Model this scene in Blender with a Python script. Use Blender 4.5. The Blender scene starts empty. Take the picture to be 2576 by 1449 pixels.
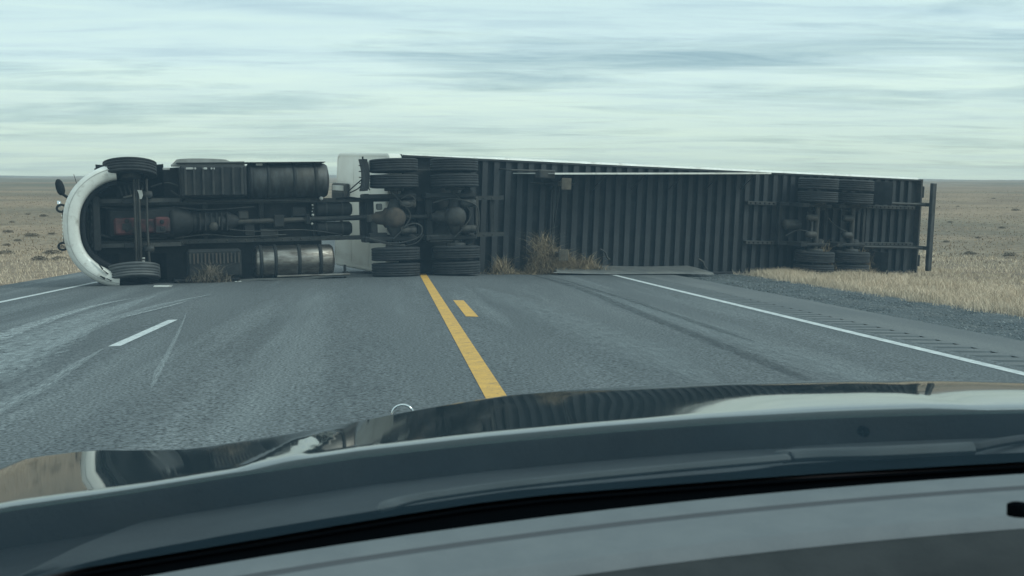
import bpy, math, random
import numpy as np
from mathutils import Vector, Matrix, noise as mnoise

random.seed(7); RNG = np.random.default_rng(7)
PI = math.pi; rad = math.radians
S = bpy.context.scene
COL = S.collection

# ------------------------------------------------------------------ camera
F = 3270.0; CU, CV = 1288.0, 724.5            # photo read at 2576 x 1449
PSI = rad(5.294); PITCH = rad(2.862); CAMH = 1.14
cam_d = bpy.data.cameras.new('camera'); cam = bpy.data.objects.new('camera', cam_d); COL.objects.link(cam)
cam_d.sensor_width = 36.0; cam_d.lens = 36.0 * F / 2576.0
cam_d.clip_start = 0.02; cam_d.clip_end = 30000
cam_d.dof.use_dof = True; cam_d.dof.focus_distance = 27.0; cam_d.dof.aperture_fstop = 26.0
cam.location = (0, 0, CAMH)
cam.rotation_euler = (PI/2 - PITCH, 0, -PSI)
S.camera = cam
CAMP = Vector((0, 0, CAMH))
FWD = Vector((math.sin(PSI), math.cos(PSI), 0)); RGT = Vector((math.cos(PSI), -math.sin(PSI), 0))
def ray(u, v):
    a = (u - CU)/F; b = (CV - v)/F
    f = math.cos(PITCH) + b*math.sin(PITCH); z = -math.sin(PITCH) + b*math.cos(PITCH)
    return RGT*a + FWD*f + Vector((0, 0, z))
def at(u, v, Z):                               # world point at horizontal forward distance Z
    d = ray(u, v); k = Z/d.dot(FWD); return CAMP + d*k
def uv(p):
    q = Vector(p) - CAMP; x = q.dot(RGT); f = q.dot(FWD); z = q.z
    dep = f*math.cos(PITCH) - z*math.sin(PITCH); up = f*math.sin(PITCH) + z*math.cos(PITCH)
    return CU + F*x/dep, CV - F*up/dep

# ------------------------------------------------------------------ world
S.view_settings.view_transform = 'Standard'; S.view_settings.look = 'None'
S.view_settings.exposure = 0.16; S.view_settings.gamma = 1.0
SUN_EL = rad(42); SUN_AZ = rad(108)            # from +Y towards +X: off to the right, a little behind the camera
W = bpy.data.worlds.new('World'); S.world = W; W.use_nodes = True
nt = W.node_tree; nt.nodes.clear(); N = nt.nodes.new; L = nt.links.new
out = N('ShaderNodeOutputWorld'); bg = N('ShaderNodeBackground'); L(bg.outputs[0], out.inputs[0])
sky = N('ShaderNodeTexSky'); sky.sky_type = 'NISHITA'; sky.sun_disc = False
sky.sun_elevation = SUN_EL; sky.sun_rotation = SUN_AZ; sky.dust_density = 1.0; sky.ozone_density = 1.4; sky.air_density = 1.0
tc = N('ShaderNodeTexCoord'); sx = N('ShaderNodeSeparateXYZ'); L(tc.outputs['Generated'], sx.inputs[0])
def wmath(op, a, b=None, c=None):
    n = N('ShaderNodeMath'); n.operation = op
    for i, q in enumerate((a, b, c)):
        if q is None: continue
        if isinstance(q, (int, float)): n.inputs[i].default_value = q
        else: L(q, n.inputs[i])
    return n.outputs[0]
zc = wmath('ADD', wmath('MAXIMUM', sx.outputs['Z'], 0.0), 0.04)
cx = N('ShaderNodeCombineXYZ'); L(wmath('DIVIDE', sx.outputs['X'], zc), cx.inputs[0]); L(wmath('DIVIDE', sx.outputs['Y'], zc), cx.inputs[1])
def wnoise(scale, stretch, detail, rough, dist, loc=(0, 0, 0), rz=0.0):
    m = N('ShaderNodeMapping'); m.inputs['Scale'].default_value = stretch; m.inputs['Location'].default_value = loc
    m.inputs['Rotation'].default_value = (0, 0, rz)
    L(cx.outputs[0], m.inputs[0])
    n = N('ShaderNodeTexNoise'); n.inputs['Scale'].default_value = scale; n.inputs['Detail'].default_value = detail
    n.inputs['Roughness'].default_value = rough; n.inputs['Distortion'].default_value = dist
    L(m.outputs[0], n.inputs['Vector']); return n.outputs['Fac']
def wramp(fac, stops):
    r = N('ShaderNodeValToRGB'); L(fac, r.inputs[0])
    while len(r.color_ramp.elements) < len(stops): r.color_ramp.elements.new(0.5)
    for e, (p, c) in zip(r.color_ramp.elements, stops):
        e.position = p; e.color = (*c, 1) if len(c) == 3 else c
    return r.outputs[0]
def wmix(fac, a, b, mode='MIX'):
    m = N('ShaderNodeMix'); m.data_type = 'RGBA'; m.blend_type = mode
    if isinstance(fac, (int, float)): m.inputs[0].default_value = fac
    else: L(fac, m.inputs[0])
    for i, q in ((6, a), (7, b)):
        if isinstance(q, tuple): m.inputs[i].default_value = (*q, 1)
        else: L(q, m.inputs[i])
    return m.outputs[2]
SKY_STR = 0.10
skyc = wmix(1.0, sky.outputs[0], (SKY_STR, SKY_STR, SKY_STR), 'MULTIPLY')
n1 = wnoise(0.55, (0.62, 1.0, 1), 9, 0.60, 0.7, (3.1, 0.6, 0))
n2 = wnoise(1.5, (0.55, 1.3, 1), 9, 0.64, 0.7, (1.0, 7.0, 2), rz=0.10)
n3 = wnoise(1.0, (0.42, 1.1, 1), 9, 0.62, 0.6, (5.0, 2.0, 5), rz=-0.06)
cov = wramp(wmath('ADD', wmath('MULTIPLY', n1, 0.55), wmath('MULTIPLY', n2, 0.45)), [(0.31, (0, 0, 0)), (0.51, (1, 1, 1))])
n4 = wnoise(3.2, (0.42, 1.5, 1), 8, 0.66, 0.6, (2.0, 4.0, 9), rz=0.03)
cloud_c = wramp(wmath('ADD', wmath('MULTIPLY', n3, 0.62), wmath('MULTIPLY', n4, 0.38)), [(0.36, (0.72, 0.79, 0.86)), (0.48, (0.92, 0.97, 0.98)), (0.61, (1.03, 1.06, 1.0))])
warm = wramp(sx.outputs['Z'], [(0.035, (1.05, 1.0, 0.83)), (0.12, (0.98, 0.99, 1.0)), (0.18, (0.85, 0.89, 0.93))])
cloud_c = wmix(1.0, cloud_c, warm, 'MULTIPLY')
final = wmix(wmath('MULTIPLY', cov, 0.90), skyc, cloud_c)
L(final, bg.inputs[0]); bg.inputs[1].default_value = 1.0

# ------------------------------------------------------------------ sun (veiled)
sl = bpy.data.lights.new('sun', 'SUN'); sl.energy = 1.5; sl.angle = rad(12); sl.color = (1.0, 0.96, 0.90)
sun = bpy.data.objects.new('sun', sl); COL.objects.link(sun)
sd = Vector((math.cos(SUN_EL)*math.sin(SUN_AZ), math.cos(SUN_EL)*math.cos(SUN_AZ), math.sin(SUN_EL)))
sun.rotation_euler = sd.to_track_quat('Z', 'Y').to_euler(); sun.location = (20, 40, 60)

# ------------------------------------------------------------------ materials
MATS = {}
def mat(name, c1, c2=None, scale=6.0, rough=0.7, metal=0.0, bump=0.0, bscale=None, stretch=(1, 1, 1), lo=0.38, hi=0.62,
        coat=0.0, detail=6, island=0.0, spec=0.5, c3=None, scale3=1.0, lo3=0.5, hi3=0.65, stretch3=(1, 1, 1), rough2=None, fine=None):
    m = bpy.data.materials.new(name); m.use_nodes = True; t = m.node_tree; MATS[name] = m
    b = t.nodes['Principled BSDF']; nn = t.nodes.new; ll = t.links.new
    b.inputs['Roughness'].default_value = rough; b.inputs['Metallic'].default_value = metal
    b.inputs['Coat Weight'].default_value = coat; b.inputs['Coat Roughness'].default_value = 0.03
    b.inputs['Specular IOR Level'].default_value = spec
    tcn = nn('ShaderNodeTexCoord')
    def nz(sc, st, det):
        mp = nn('ShaderNodeMapping'); mp.inputs['Scale'].default_value = st; ll(tcn.outputs['Object'], mp.inputs[0])
        q = nn('ShaderNodeTexNoise'); q.inputs['Scale'].default_value = sc; q.inputs['Detail'].default_value = det
        q.inputs['Roughness'].default_value = 0.6
        ll(mp.outputs[0], q.inputs['Vector']); return q.outputs['Fac']
    def rp(f, a, bb):
        r = nn('ShaderNodeMapRange'); ll(f, r.inputs[0]); r.inputs[1].default_value = a; r.inputs[2].default_value = bb; return r.outputs[0]
    def mx(f, a, bb, mode='MIX'):
        q = nn('ShaderNodeMix'); q.data_type = 'RGBA'; q.blend_type = mode
        if isinstance(f, float): q.inputs[0].default_value = f
        else: ll(f, q.inputs[0])
        for i, w in ((6, a), (7, bb)):
            if isinstance(w, tuple): q.inputs[i].default_value = (*w, 1)
            else: ll(w, q.inputs[i])
        return q.outputs[2]
    col = c1
    if c2 is not None:
        f = rp(nz(scale, stretch, detail), lo, hi); col = mx(f, c1, c2)
        if rough2 is not None:
            r2 = nn('ShaderNodeMapRange'); ll(f, r2.inputs[0]); r2.inputs[3].default_value = rough; r2.inputs[4].default_value = rough2
            ll(r2.outputs[0], b.inputs['Roughness'])
    if c3 is not None:
        col = mx(rp(nz(scale3, stretch3, 5), lo3, hi3), col, c3)
    if fine is not None:                                   # (scale, amount): fine speckle
        g = nn('ShaderNodeMapRange'); ll(nz(fine[0], (1, 1, 1), 2), g.inputs[0]); g.inputs[1].default_value = 0.3; g.inputs[2].default_value = 0.7
        g.inputs[3].default_value = 1 - fine[1]; g.inputs[4].default_value = 1 + fine[1]
        cb = nn('ShaderNodeCombineColor'); [ll(g.outputs[0], cb.inputs[i]) for i in range(3)]
        col = mx(1.0, col, cb.outputs[0], 'MULTIPLY')
    if island:
        ge = nn('ShaderNodeNewGeometry'); g = nn('ShaderNodeMapRange'); ll(ge.outputs['Random Per Island'], g.inputs[0])
        g.inputs[3].default_value = 1 - island; g.inputs[4].default_value = 1 + island
        cb = nn('ShaderNodeCombineColor'); [ll(g.outputs[0], cb.inputs[i]) for i in range(3)]
        col = mx(1.0, col, cb.outputs[0], 'MULTIPLY')
    if isinstance(col, tuple): b.inputs['Base Color'].default_value = (*col, 1)
    else: ll(col, b.inputs['Base Color'])
    if bump:
        bp = nn('ShaderNodeBump'); bp.inputs['Strength'].default_value = bump; bp.inputs['Distance'].default_value = 0.02
        ll(nz(bscale or scale*4, (1, 1, 1), 4), bp.inputs['Height']); ll(bp.outputs[0], b.inputs['Normal'])
    return m
mat('asphalt', (0.070, 0.076, 0.080), (0.104, 0.110, 0.114), scale=0.35, stretch=(2.2, 0.25, 1), rough=0.88, bump=0.5, bscale=90, fine=(42, 0.95),
    c3=(0.19, 0.205, 0.21), scale3=0.7, stretch3=(1.3, 0.06, 1), lo3=0.52, hi3=0.80, lo=0.3, hi=0.7)
mat('shoulder_asphalt', (0.10, 0.105, 0.108), (0.135, 0.138, 0.138), scale=0.6, stretch=(2, 0.3, 1), rough=0.92, bump=0.5, bscale=70, fine=(60, 0.35))
mat('rumble', (0.055, 0.062, 0.066), (0.09, 0.097, 0.10), scale=4, rough=0.9, bump=0.3, bscale=60)  # darker for oil and sealing, with groove shadow put into the colour
mat('gravel', (0.038, 0.047, 0.052), (0.080, 0.09, 0.096), scale=14, rough=0.95, bump=0.9, bscale=40, fine=(30, 0.6), c3=(0.13, 0.13, 0.12), scale3=1.3, lo3=0.55, hi3=0.75)
mat('pebble', (0.10, 0.115, 0.12), (0.16, 0.165, 0.165), scale=3, rough=0.9, island=0.55)
mat('line_white', (0.60, 0.62, 0.62), (0.42, 0.44, 0.45), scale=9, rough=0.75, fine=(120, 0.22), bump=0.2, bscale=80, c3=(0.20, 0.21, 0.21), scale3=16, lo3=0.58, hi3=0.70)
mat('line_yellow', (0.66, 0.36, 0.055), (0.52, 0.29, 0.06), scale=7, rough=0.75, fine=(120, 0.25), bump=0.2, bscale=80, c3=(0.20, 0.14, 0.07), scale3=16, lo3=0.58, hi3=0.70)
mat('soil', (0.205, 0.150, 0.108), (0.29, 0.213, 0.150), scale=0.06, rough=1.0, stretch=(1, 0.6, 1), fine=(1.6, 0.35), bump=0.9, bscale=2.5,
    c3=(0.135, 0.13, 0.10), scale3=0.012, lo3=0.45, hi3=0.66, stretch3=(0.5, 1.0, 1), spec=0.1)
mat('dry_grass', (0.68, 0.54, 0.40), (0.54, 0.43, 0.315), scale=0.7, rough=0.85, island=0.40, spec=0.2)
mat('far_grass', (0.35, 0.26, 0.18), (0.285, 0.21, 0.145), scale=0.15, rough=0.9, island=0.15, spec=0.1)
mat('twig', (0.38, 0.285, 0.185), (0.25, 0.19, 0.125), scale=3, rough=0.9, island=0.5, spec=0.1)
mat('sage', (0.21, 0.17, 0.13), (0.14, 0.115, 0.09), scale=5, rough=0.9, island=0.5, spec=0.1)
mat('hill', (0.16, 0.15, 0.125), (0.23, 0.20, 0.15), scale=0.004, rough=1.0, spec=0.1)
DUST = (0.062, 0.053, 0.042)
mat('rubber', (0.014, 0.015, 0.017), (0.026, 0.026, 0.027), scale=5, rough=0.82, bump=0.15, bscale=60, c3=(0.038, 0.035, 0.032), scale3=2.2, lo3=0.55, hi3=0.8)
mat('rubber_worn', (0.06, 0.063, 0.066), (0.11, 0.112, 0.112), scale=3, rough=0.7, stretch=(1, 1, 5))
mat('grime', (0.008, 0.009, 0.010), (0.019, 0.019, 0.019), scale=4, rough=0.75, c3=(0.034, 0.030, 0.025), scale3=1.6, lo3=0.55, hi3=0.78, bump=0.2, bscale=30)
mat('grime_light', (0.020, 0.021, 0.022), (0.040, 0.038, 0.035), scale=5, rough=0.65, c3=DUST, scale3=2.4, lo3=0.5, hi3=0.75, bump=0.2, bscale=30)
mat('dusty_steel', (0.036, 0.035, 0.035), (0.062, 0.055, 0.046), scale=5, rough=0.7, metal=0.1, bump=0.2, bscale=30)
mat('rusty', (0.085, 0.064, 0.050), (0.045, 0.040, 0.036), scale=6, rough=0.85, bump=0.3, bscale=30)
mat('red_paint', (0.105, 0.030, 0.030), (0.018, 0.015, 0.016), scale=4, rough=0.75, lo=0.38, hi=0.60)
mat('aluminium', (0.34, 0.31, 0.28), (0.15, 0.13, 0.115), scale=3, rough=0.30, metal=1.0, rough2=0.55, stretch=(1, 3, 3), bump=0.05)
mat('aluminium_dirty', (0.10, 0.10, 0.10), (0.055, 0.054, 0.052), scale=3, rough=0.6, metal=0.7, stretch=(3, 1, 1), c3=DUST, scale3=2, lo3=0.5, hi3=0.8)
mat('chrome', (0.75, 0.76, 0.77), rough=0.12, metal=1.0)
mat('white_paint', (0.80, 0.79, 0.75), (0.68, 0.665, 0.62), scale=2.5, rough=0.40, coat=0.2, c3=(0.34, 0.32, 0.28), scale3=5.5, lo3=0.54, hi3=0.78)
mat('trailer_white', (0.78, 0.76, 0.71), (0.68, 0.655, 0.60), scale=0.9, rough=0.5, c3=(0.50, 0.47, 0.41), scale3=1.7, lo3=0.56, hi3=0.85, stretch3=(1, 0.35, 1.6))
mat('panel_grey', (0.30, 0.30, 0.285), (0.22, 0.22, 0.21), scale=4, rough=0.55)
mat('skirt', (0.50, 0.50, 0.48), (0.33, 0.325, 0.30), scale=2.2, rough=0.5)
mat('skirt_grey', (0.095, 0.098, 0.098), (0.14, 0.138, 0.13), scale=2.5, rough=0.65)
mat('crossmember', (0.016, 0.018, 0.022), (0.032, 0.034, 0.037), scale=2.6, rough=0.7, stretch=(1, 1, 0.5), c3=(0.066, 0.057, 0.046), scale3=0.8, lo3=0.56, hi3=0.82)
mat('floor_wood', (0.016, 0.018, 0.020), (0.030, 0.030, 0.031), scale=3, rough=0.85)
mat('brown_dust', (0.115, 0.095, 0.070), (0.07, 0.06, 0.048), scale=6, rough=0.95)
mat('black_plastic', (0.012, 0.013, 0.015), (0.018, 0.019, 0.021), scale=12, rough=0.75, bump=0.1, bscale=200, spec=0.15)
mat('cowl_plastic', (0.020, 0.022, 0.025), (0.026, 0.029, 0.032), scale=14, rough=0.75, bump=0.1, bscale=200, spec=0.15)
mat('car_paint', (0.010, 0.014, 0.013), rough=0.035, spec=0.6)
mat('dash_top', (0.140, 0.158, 0.172), (0.155, 0.173, 0.186), scale=30, rough=0.9, bump=0.1, bscale=350, spec=0.15)
mat('wiper_plastic', (0.050, 0.054, 0.058), (0.040, 0.044, 0.047), scale=20, rough=0.7, spec=0.2)
mat('dash_groove_shade', (0.085, 0.096, 0.108), rough=0.9, spec=0.15)
mat('dash_dark', (0.030, 0.036, 0.040), (0.038, 0.044, 0.048), scale=30, spec=0.15, rough=0.9, bump=0.1, bscale=350)
mat('void_black', (0.002, 0.003, 0.004), rough=0.95, spec=0.0)
mat('lamp_red', (0.25, 0.02, 0.02), rough=0.3)
mat('mirror_glass', (0.5, 0.5, 0.5), rough=0.05, metal=1.0)

def scrape_mat(name, c, scale, lo, hi, stretch, top=1.0):
    m = bpy.data.materials.new(name); m.use_nodes = True; t = m.node_tree; MATS[name] = m
    b = t.nodes['Principled BSDF']; b.inputs['Base Color'].default_value = (*c, 1); b.inputs['Roughness'].default_value = 0.85
    tcn = t.nodes.new('ShaderNodeTexCoord'); mp = t.nodes.new('ShaderNodeMapping'); mp.inputs['Scale'].default_value = stretch
    t.links.new(tcn.outputs['UV'], mp.inputs[0])
    q = t.nodes.new('ShaderNodeTexNoise'); q.inputs['Scale'].default_value = scale; q.inputs['Detail'].default_value = 8; q.inputs['Roughness'].default_value = 0.7
    t.links.new(mp.outputs[0], q.inputs['Vector'])
    sp = t.nodes.new('ShaderNodeSeparateXYZ'); t.links.new(tcn.outputs['UV'], sp.inputs[0])
    def mm(op, a, bb):
        n = t.nodes.new('ShaderNodeMath'); n.operation = op
        for i, w in enumerate((a, bb)):
            if isinstance(w, (int, float)): n.inputs[i].default_value = w
            else: t.links.new(w, n.inputs[i])
        return n.outputs[0]
    # fade across the ribbon (v) and at its ends (u normalised in z-less uv.x)
    edge = mm('MULTIPLY', mm('MULTIPLY', sp.outputs['Y'], mm('SUBTRACT', 1.0, sp.outputs['Y'])), 4.0)
    r = t.nodes.new('ShaderNodeMapRange'); t.links.new(mm('MULTIPLY', q.outputs['Fac'], mm('POWER', edge, 0.35)), r.inputs[0])
    r.inputs[1].default_value = lo; r.inputs[2].default_value = hi; r.inputs[4].default_value = top
    t.links.new(r.outputs[0], b.inputs['Alpha'])
scrape_mat('scrape_white', (0.42, 0.45, 0.46), 6.0, 0.36, 0.62, (1.2, 0.9, 1), 0.85)
scrape_mat('scrape_soft', (0.36, 0.39, 0.40), 5.0, 0.36, 0.70, (0.9, 2.2, 1), 0.80)
scrape_mat('wear_soft', (0.30, 0.33, 0.34), 4.0, 0.34, 0.75, (0.7, 2.6, 1), 0.45)
scrape_mat('tyre_mark', (0.045, 0.05, 0.052), 4.0, 0.28, 0.62, (0.7, 1.0, 1), 0.60)

# windscreen: tinted laminated glass; dust film coloured blue to lay a veil of light
g = bpy.data.materials.new('windscreen_glass'); g.use_nodes = True; MATS['windscreen_glass'] = g
t = g.node_tree; t.nodes.clear(); nn = t.nodes.new
o_ = nn('ShaderNodeOutputMaterial'); tr = nn('ShaderNodeBsdfTransparent'); tr.inputs[0].default_value = (0.80, 0.955, 0.92, 1)
tl = nn('ShaderNodeBsdfTranslucent'); tl.inputs[0].default_value = (0.36, 0.74, 0.97, 1)
mxs = nn('ShaderNodeMixShader'); t.links.new(tr.outputs[0], mxs.inputs[1]); t.links.new(tl.outputs[0], mxs.inputs[2])
tcn = nn('ShaderNodeTexCoord'); nz = nn('ShaderNodeTexNoise'); nz.inputs['Scale'].default_value = 9; nz.inputs['Detail'].default_value = 3
t.links.new(tcn.outputs['Object'], nz.inputs['Vector'])
mr = nn('ShaderNodeMapRange'); t.links.new(nz.outputs['Fac'], mr.inputs[0]); mr.inputs[1].default_value = 0.3; mr.inputs[2].default_value = 0.7
mr.inputs[3].default_value = 0.034; mr.inputs[4].default_value = 0.042
t.links.new(mr.outputs[0], mxs.inputs[0]); t.links.new(mxs.outputs[0], o_.inputs[0])

# ------------------------------------------------------------------ mesh helpers
class MB:
    def __init__(s): s.v = []; s.f = []; s.sm = []; s.uvs = None
    def add(s, vs, fs, smooth=False):
        o = len(s.v); s.v += [tuple(p) for p in vs]; s.f += [tuple(i + o for i in q) for q in fs]; s.sm += [smooth]*len(fs); return s
    def box(s, x0, x1, y0, y1, z0, z1, bev=0.0, M=None):
        c = ((x0+x1)/2, (y0+y1)/2, (z0+z1)/2); h = (abs(x1-x0)/2, abs(y1-y0)/2, abs(z1-z0)/2)
        vs = []; fs = []
        if bev <= 0:
            for i in range(8): vs.append((c[0]+(1 if i & 1 else -1)*h[0], c[1]+(1 if i & 2 else -1)*h[1], c[2]+(1 if i & 4 else -1)*h[2]))
            fs = [(0, 2, 3, 1), (4, 5, 7, 6), (0, 1, 5, 4), (2, 6, 7, 3), (0, 4, 6, 2), (1, 3, 7, 5)]
        else:
            b = min(bev, min(h)*0.9)
            for i in range(8):
                sg = [(1 if i & (1 << k) else -1) for k in range(3)]
                for k in range(3):
                    p = [c[j] + sg[j]*(h[j] - (0 if j == k else b)) for j in range(3)]
                    vs.append(tuple(p))
            def vi(i, k): return i*3 + k
            for k in range(3):
                a, bb = [(1, 2), (2, 0), (0, 1)][k]
                for sg in (0, 1):
                    idx = [((sg << k) | (p << a) | (q << bb)) for p, q in ((0, 0), (1, 0), (1, 1), (0, 1))]
                    q = [vi(i, k) for i in idx]; fs.append(tuple(q if sg else q[::-1]))
                for p in (0, 1):
                    for q in (0, 1):
                        i0 = (p << a) | (q << bb); i1 = i0 | (1 << k)
                        quad = [vi(i0, a), vi(i1, a), vi(i1, bb), vi(i0, bb)]
                        fs.append(tuple(quad if p == q else quad[::-1]))
            for i in range(8):
                n = bin(i).count('1'); tri = (vi(i, 0), vi(i, 1), vi(i, 2)); fs.append(tri if n % 2 else tri[::-1])
        if M is not None: vs = [M @ Vector(p) for p in vs]
        return s.add(vs, fs)
    def tube(s, pts, r, n=8, caps=True):
        pts = [Vector(p) for p in pts]; k = len(pts); rr = r if isinstance(r, (list, tuple)) else [r]*k
        vs = []; up = None
        for i, p in enumerate(pts):
            d = (pts[min(i+1, k-1)] - pts[max(i-1, 0)]).normalized()
            if up is None: up = Vector((0, 0, 1)) if abs(d.z) < 0.9 else Vector((1, 0, 0))
            a = d.cross(up).normalized(); b = a.cross(d).normalized(); up = b
            for j in range(n):
                w = 2*PI*j/n; vs.append(p + (a*math.cos(w) + b*math.sin(w))*rr[i])
        fs = [(i*n+j, i*n+(j+1) % n, (i+1)*n+(j+1) % n, (i+1)*n+j) for i in range(k-1) for j in range(n)]
        s.add(vs, fs, True)
        if caps: s.add(vs[:n], [tuple(range(n))[::-1]]); s.add(vs[-n:], [tuple(range(n))])
        return s
    def lathe(s, prof, axis='z', n=32, c=(0, 0, 0), close=True, smooth=True):   # prof: (radius, along axis)
        vs = []; k = len(prof)
        for r, h in prof:
            for j in range(n):
                w = 2*PI*j/n; a, b = r*math.cos(w), r*math.sin(w)
                p = {'z': (a, b, h), 'x': (h, a, b), 'y': (b, h, a)}[axis]
                vs.append((p[0]+c[0], p[1]+c[1], p[2]+c[2]))
        fs = [(i*n+j, i*n+(j+1) % n, (i+1)*n+(j+1) % n, (i+1)*n+j) for i in range(k-1) for j in range(n)]
        s.add(vs, fs, smooth)
        if close:
            if prof[0][0] > 1e-6: s.add(vs[:n], [tuple(range(n))[::-1]])
            if prof[-1][0] > 1e-6: s.add(vs[-n:], [tuple(range(n))])
        return s
    def grid(s, rows, smooth=True):
        m = len(rows[0]); vs = [p for r in rows for p in r]
        fs = [(i*m+j, i*m+j+1, (i+1)*m+j+1, (i+1)*m+j) for i in range(len(rows)-1) for j in range(m-1)]
        return s.add(vs, fs, smooth)
    def prism(s, poly, d):                       # 3-D polygon extruded along vector d
        poly = [Vector(p) for p in poly]; d = Vector(d); n = len(poly)
        vs = poly + [p + d for p in poly]
        fs = [tuple(range(n))[::-1], tuple(range(n, 2*n))] + [(i, (i+1) % n, (i+1) % n + n, i+n) for i in range(n)]
        return s.add(vs, fs)
    def mesh(s, name, m):
        me = bpy.data.meshes.new(name); me.from_pydata(s.v, [], s.f); me.materials.append(MATS[m])
        me.polygons.foreach_set('use_smooth', s.sm)
        if s.uvs: 
            ul = me.uv_layers.new(name='UVMap')
            for lp in me.loops: ul.data[lp.index].uv = s.uvs[lp.vertex_index]
        me.update(); return me
    def build(s, name, m, parent=None, loc=None, rot=None, **pr):
        return link(name, s.mesh(name, m), parent, loc, rot, **pr)
def link(name, me, parent=None, loc=None, rot=None, **pr):
    o = bpy.data.objects.new(name, me); COL.objects.link(o)
    if parent: o.parent = parent
    if loc is not None: o.location = loc
    if rot is not None: o.rotation_euler = rot
    for k, v in pr.items(): o[k] = v
    return o
def thing(name, label, cat, M=None, group=None, loc=None):
    o = bpy.data.objects.new(name, None); COL.objects.link(o); o.empty_display_size = 0.3
    if M is not None: o.matrix_world = M
    if loc is not None: o.location = loc
    o['label'] = label; o['category'] = cat
    if group: o['group'] = group
    return o
def smooth_path(pts, n=6):
    pts = [Vector(p) for p in pts]; outp = []
    for i in range(len(pts)-1):
        p0 = pts[max(i-1, 0)]; p1 = pts[i]; p2 = pts[i+1]; p3 = pts[min(i+2, len(pts)-1)]
        for k in range(n):
            t = k/n; outp.append(0.5*((2*p1) + (p2-p0)*t + (2*p0-5*p1+4*p2-p3)*t*t + (3*p1-p0-3*p2+p3)*t**3))
    return outp + [pts[-1]]
def interp(x, xs, ys): return float(np.interp(x, xs, ys))
def bulk(name, V, Fc, m, parent=None, **pr):     # numpy triangles
    me = bpy.data.meshes.new(name); nv, nf = len(V), len(Fc)
    me.vertices.add(nv); me.vertices.foreach_set('co', np.asarray(V, np.float32).ravel())
    me.loops.add(nf*3); me.loops.foreach_set('vertex_index', np.asarray(Fc, np.int32).ravel())
    me.polygons.add(nf); me.polygons.foreach_set('loop_start', np.arange(0, nf*3, 3, dtype=np.int32))
    me.materials.append(MATS[m]); me.update(calc_edges=True); me.validate()
    return link(name, me, parent, **pr)

# ------------------------------------------------------------------ terrain
XC = 0.775                                        # crown of the road, under the yellow line
XL_EDGE, XL_DASH, XR_EDGE = -6.2, -2.75, 5.07
XL_SH, XR_SH, XR_GR = -8.0, 6.65, 8.75
def rise(y):
    y = np.asarray(y, float); k = 14.0
    return 0.0352*k*np.logaddexp(0, (y - 66.0)/k)
def road_z(x, y): return -0.02*np.abs(np.asarray(x, float) - XC) + rise(y)
def ground_z(x, y):
    x = np.asarray(x, float); y = np.asarray(y, float)
    prof = np.interp(x, [-400, -60, -16, -9.5, -8.05, 6.6, 8.6, 9.0, 11, 15, 22, 60, 400],
                     [-0.9, -0.6, -0.36, -0.24, -0.21, -0.26, -0.26, -0.205, -0.25, -0.36, -0.45, -0.7, -0.9])
    inroad = (x > -8.0) & (x < 6.6); prof = np.where(inroad, -0.35, prof)
    amp = np.clip((np.abs(x - XC) - 9)/25, 0, 1)
    w = amp*(0.10*np.sin(x*0.11 + 1.3)*np.sin(y*0.07) + 0.35*np.clip(y/300, 0, 8)*np.sin(x*0.011 + 0.7 + y*0.004)*np.sin(y*0.013 + x*0.003))
    return prof + rise(y) + w
def build_terrain():
    xs = np.unique(np.concatenate([-np.geomspace(9.5, 2600, 60), np.array([-9.2, -8.6, -8.05, -7.99, -4, 0, 4, 6.55, 6.6, 7.2, 7.9, 8.75, 9.3, 10, 11, 12, 13, 14, 15]), np.geomspace(16, 2600, 60)]))
    ys = np.unique(np.concatenate([np.array([-60, -30, -10, 0]), np.arange(4, 60, 2.0), np.geomspace(60, 2700, 90)]))
    X, Y = np.meshgrid(xs, ys); Z = ground_z(X, Y)
    nx = len(xs); ny = len(ys); V = np.stack([X.ravel(), Y.ravel(), Z.ravel()], 1)
    i = np.arange(ny-1)[:, None]*nx + np.arange(nx-1)[None, :]; i = i.ravel()
    Fc = np.concatenate([np.stack([i, i+1, i+nx+1], 1), np.stack([i, i+nx+1, i+nx], 1)])
    o = bulk('ground', V, Fc, 'soil', kind='structure')
    o.data.polygons.foreach_set('use_smooth', np.ones(len(o.data.polygons), bool))
build_terrain()
# far low ridges along the skyline
def ridge(d, h0, amp, seed, x0=-2600, x1=2600):
    m = MB(); rows = [[], [], []]
    for x in np.linspace(x0, x1, 140):
        hh = h0 + amp*(mnoise.noise(Vector((x*0.0016, seed, 0))) + 0.4*mnoise.noise(Vector((x*0.006, seed, 3))))
        rows[0].append((x, d - 350, float(rise(d - 350)) - 6)); rows[1].append((x, d, float(rise(d)) + hh)); rows[2].append((x, d + 400, float(rise(d)) - 40))
    m.grid(rows); return m
ridge(2850, 4.0, 7.0, 1.7).build('hill', 'hill', kind='structure')
# road: one sheet for the lanes, shoulders beside it
road_ys = np.concatenate([np.arange(-40, 120, 4.0), np.arange(120, 700, 20.0)])
def strip(x0, x1, dz, nx=2, ys=road_ys, fz=road_z):
    m = MB(); xs = np.linspace(x0, x1, nx)
    m.grid([[(float(x), float(y), float(fz(x, y)) + dz) for x in xs] for y in ys][::1], True)
    m.f = [q[::1] for q in m.f]; return m
road = MB(); xs = [XL_SH, XL_EDGE, -4, -2, XC, 2.5, 4.2, 5.32]
road.grid([[(x, float(y), float(road_z(x, y))) for x in xs] for y in road_ys]).build('road', 'asphalt', kind='structure')
ROAD = bpy.data.objects['road']
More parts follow.
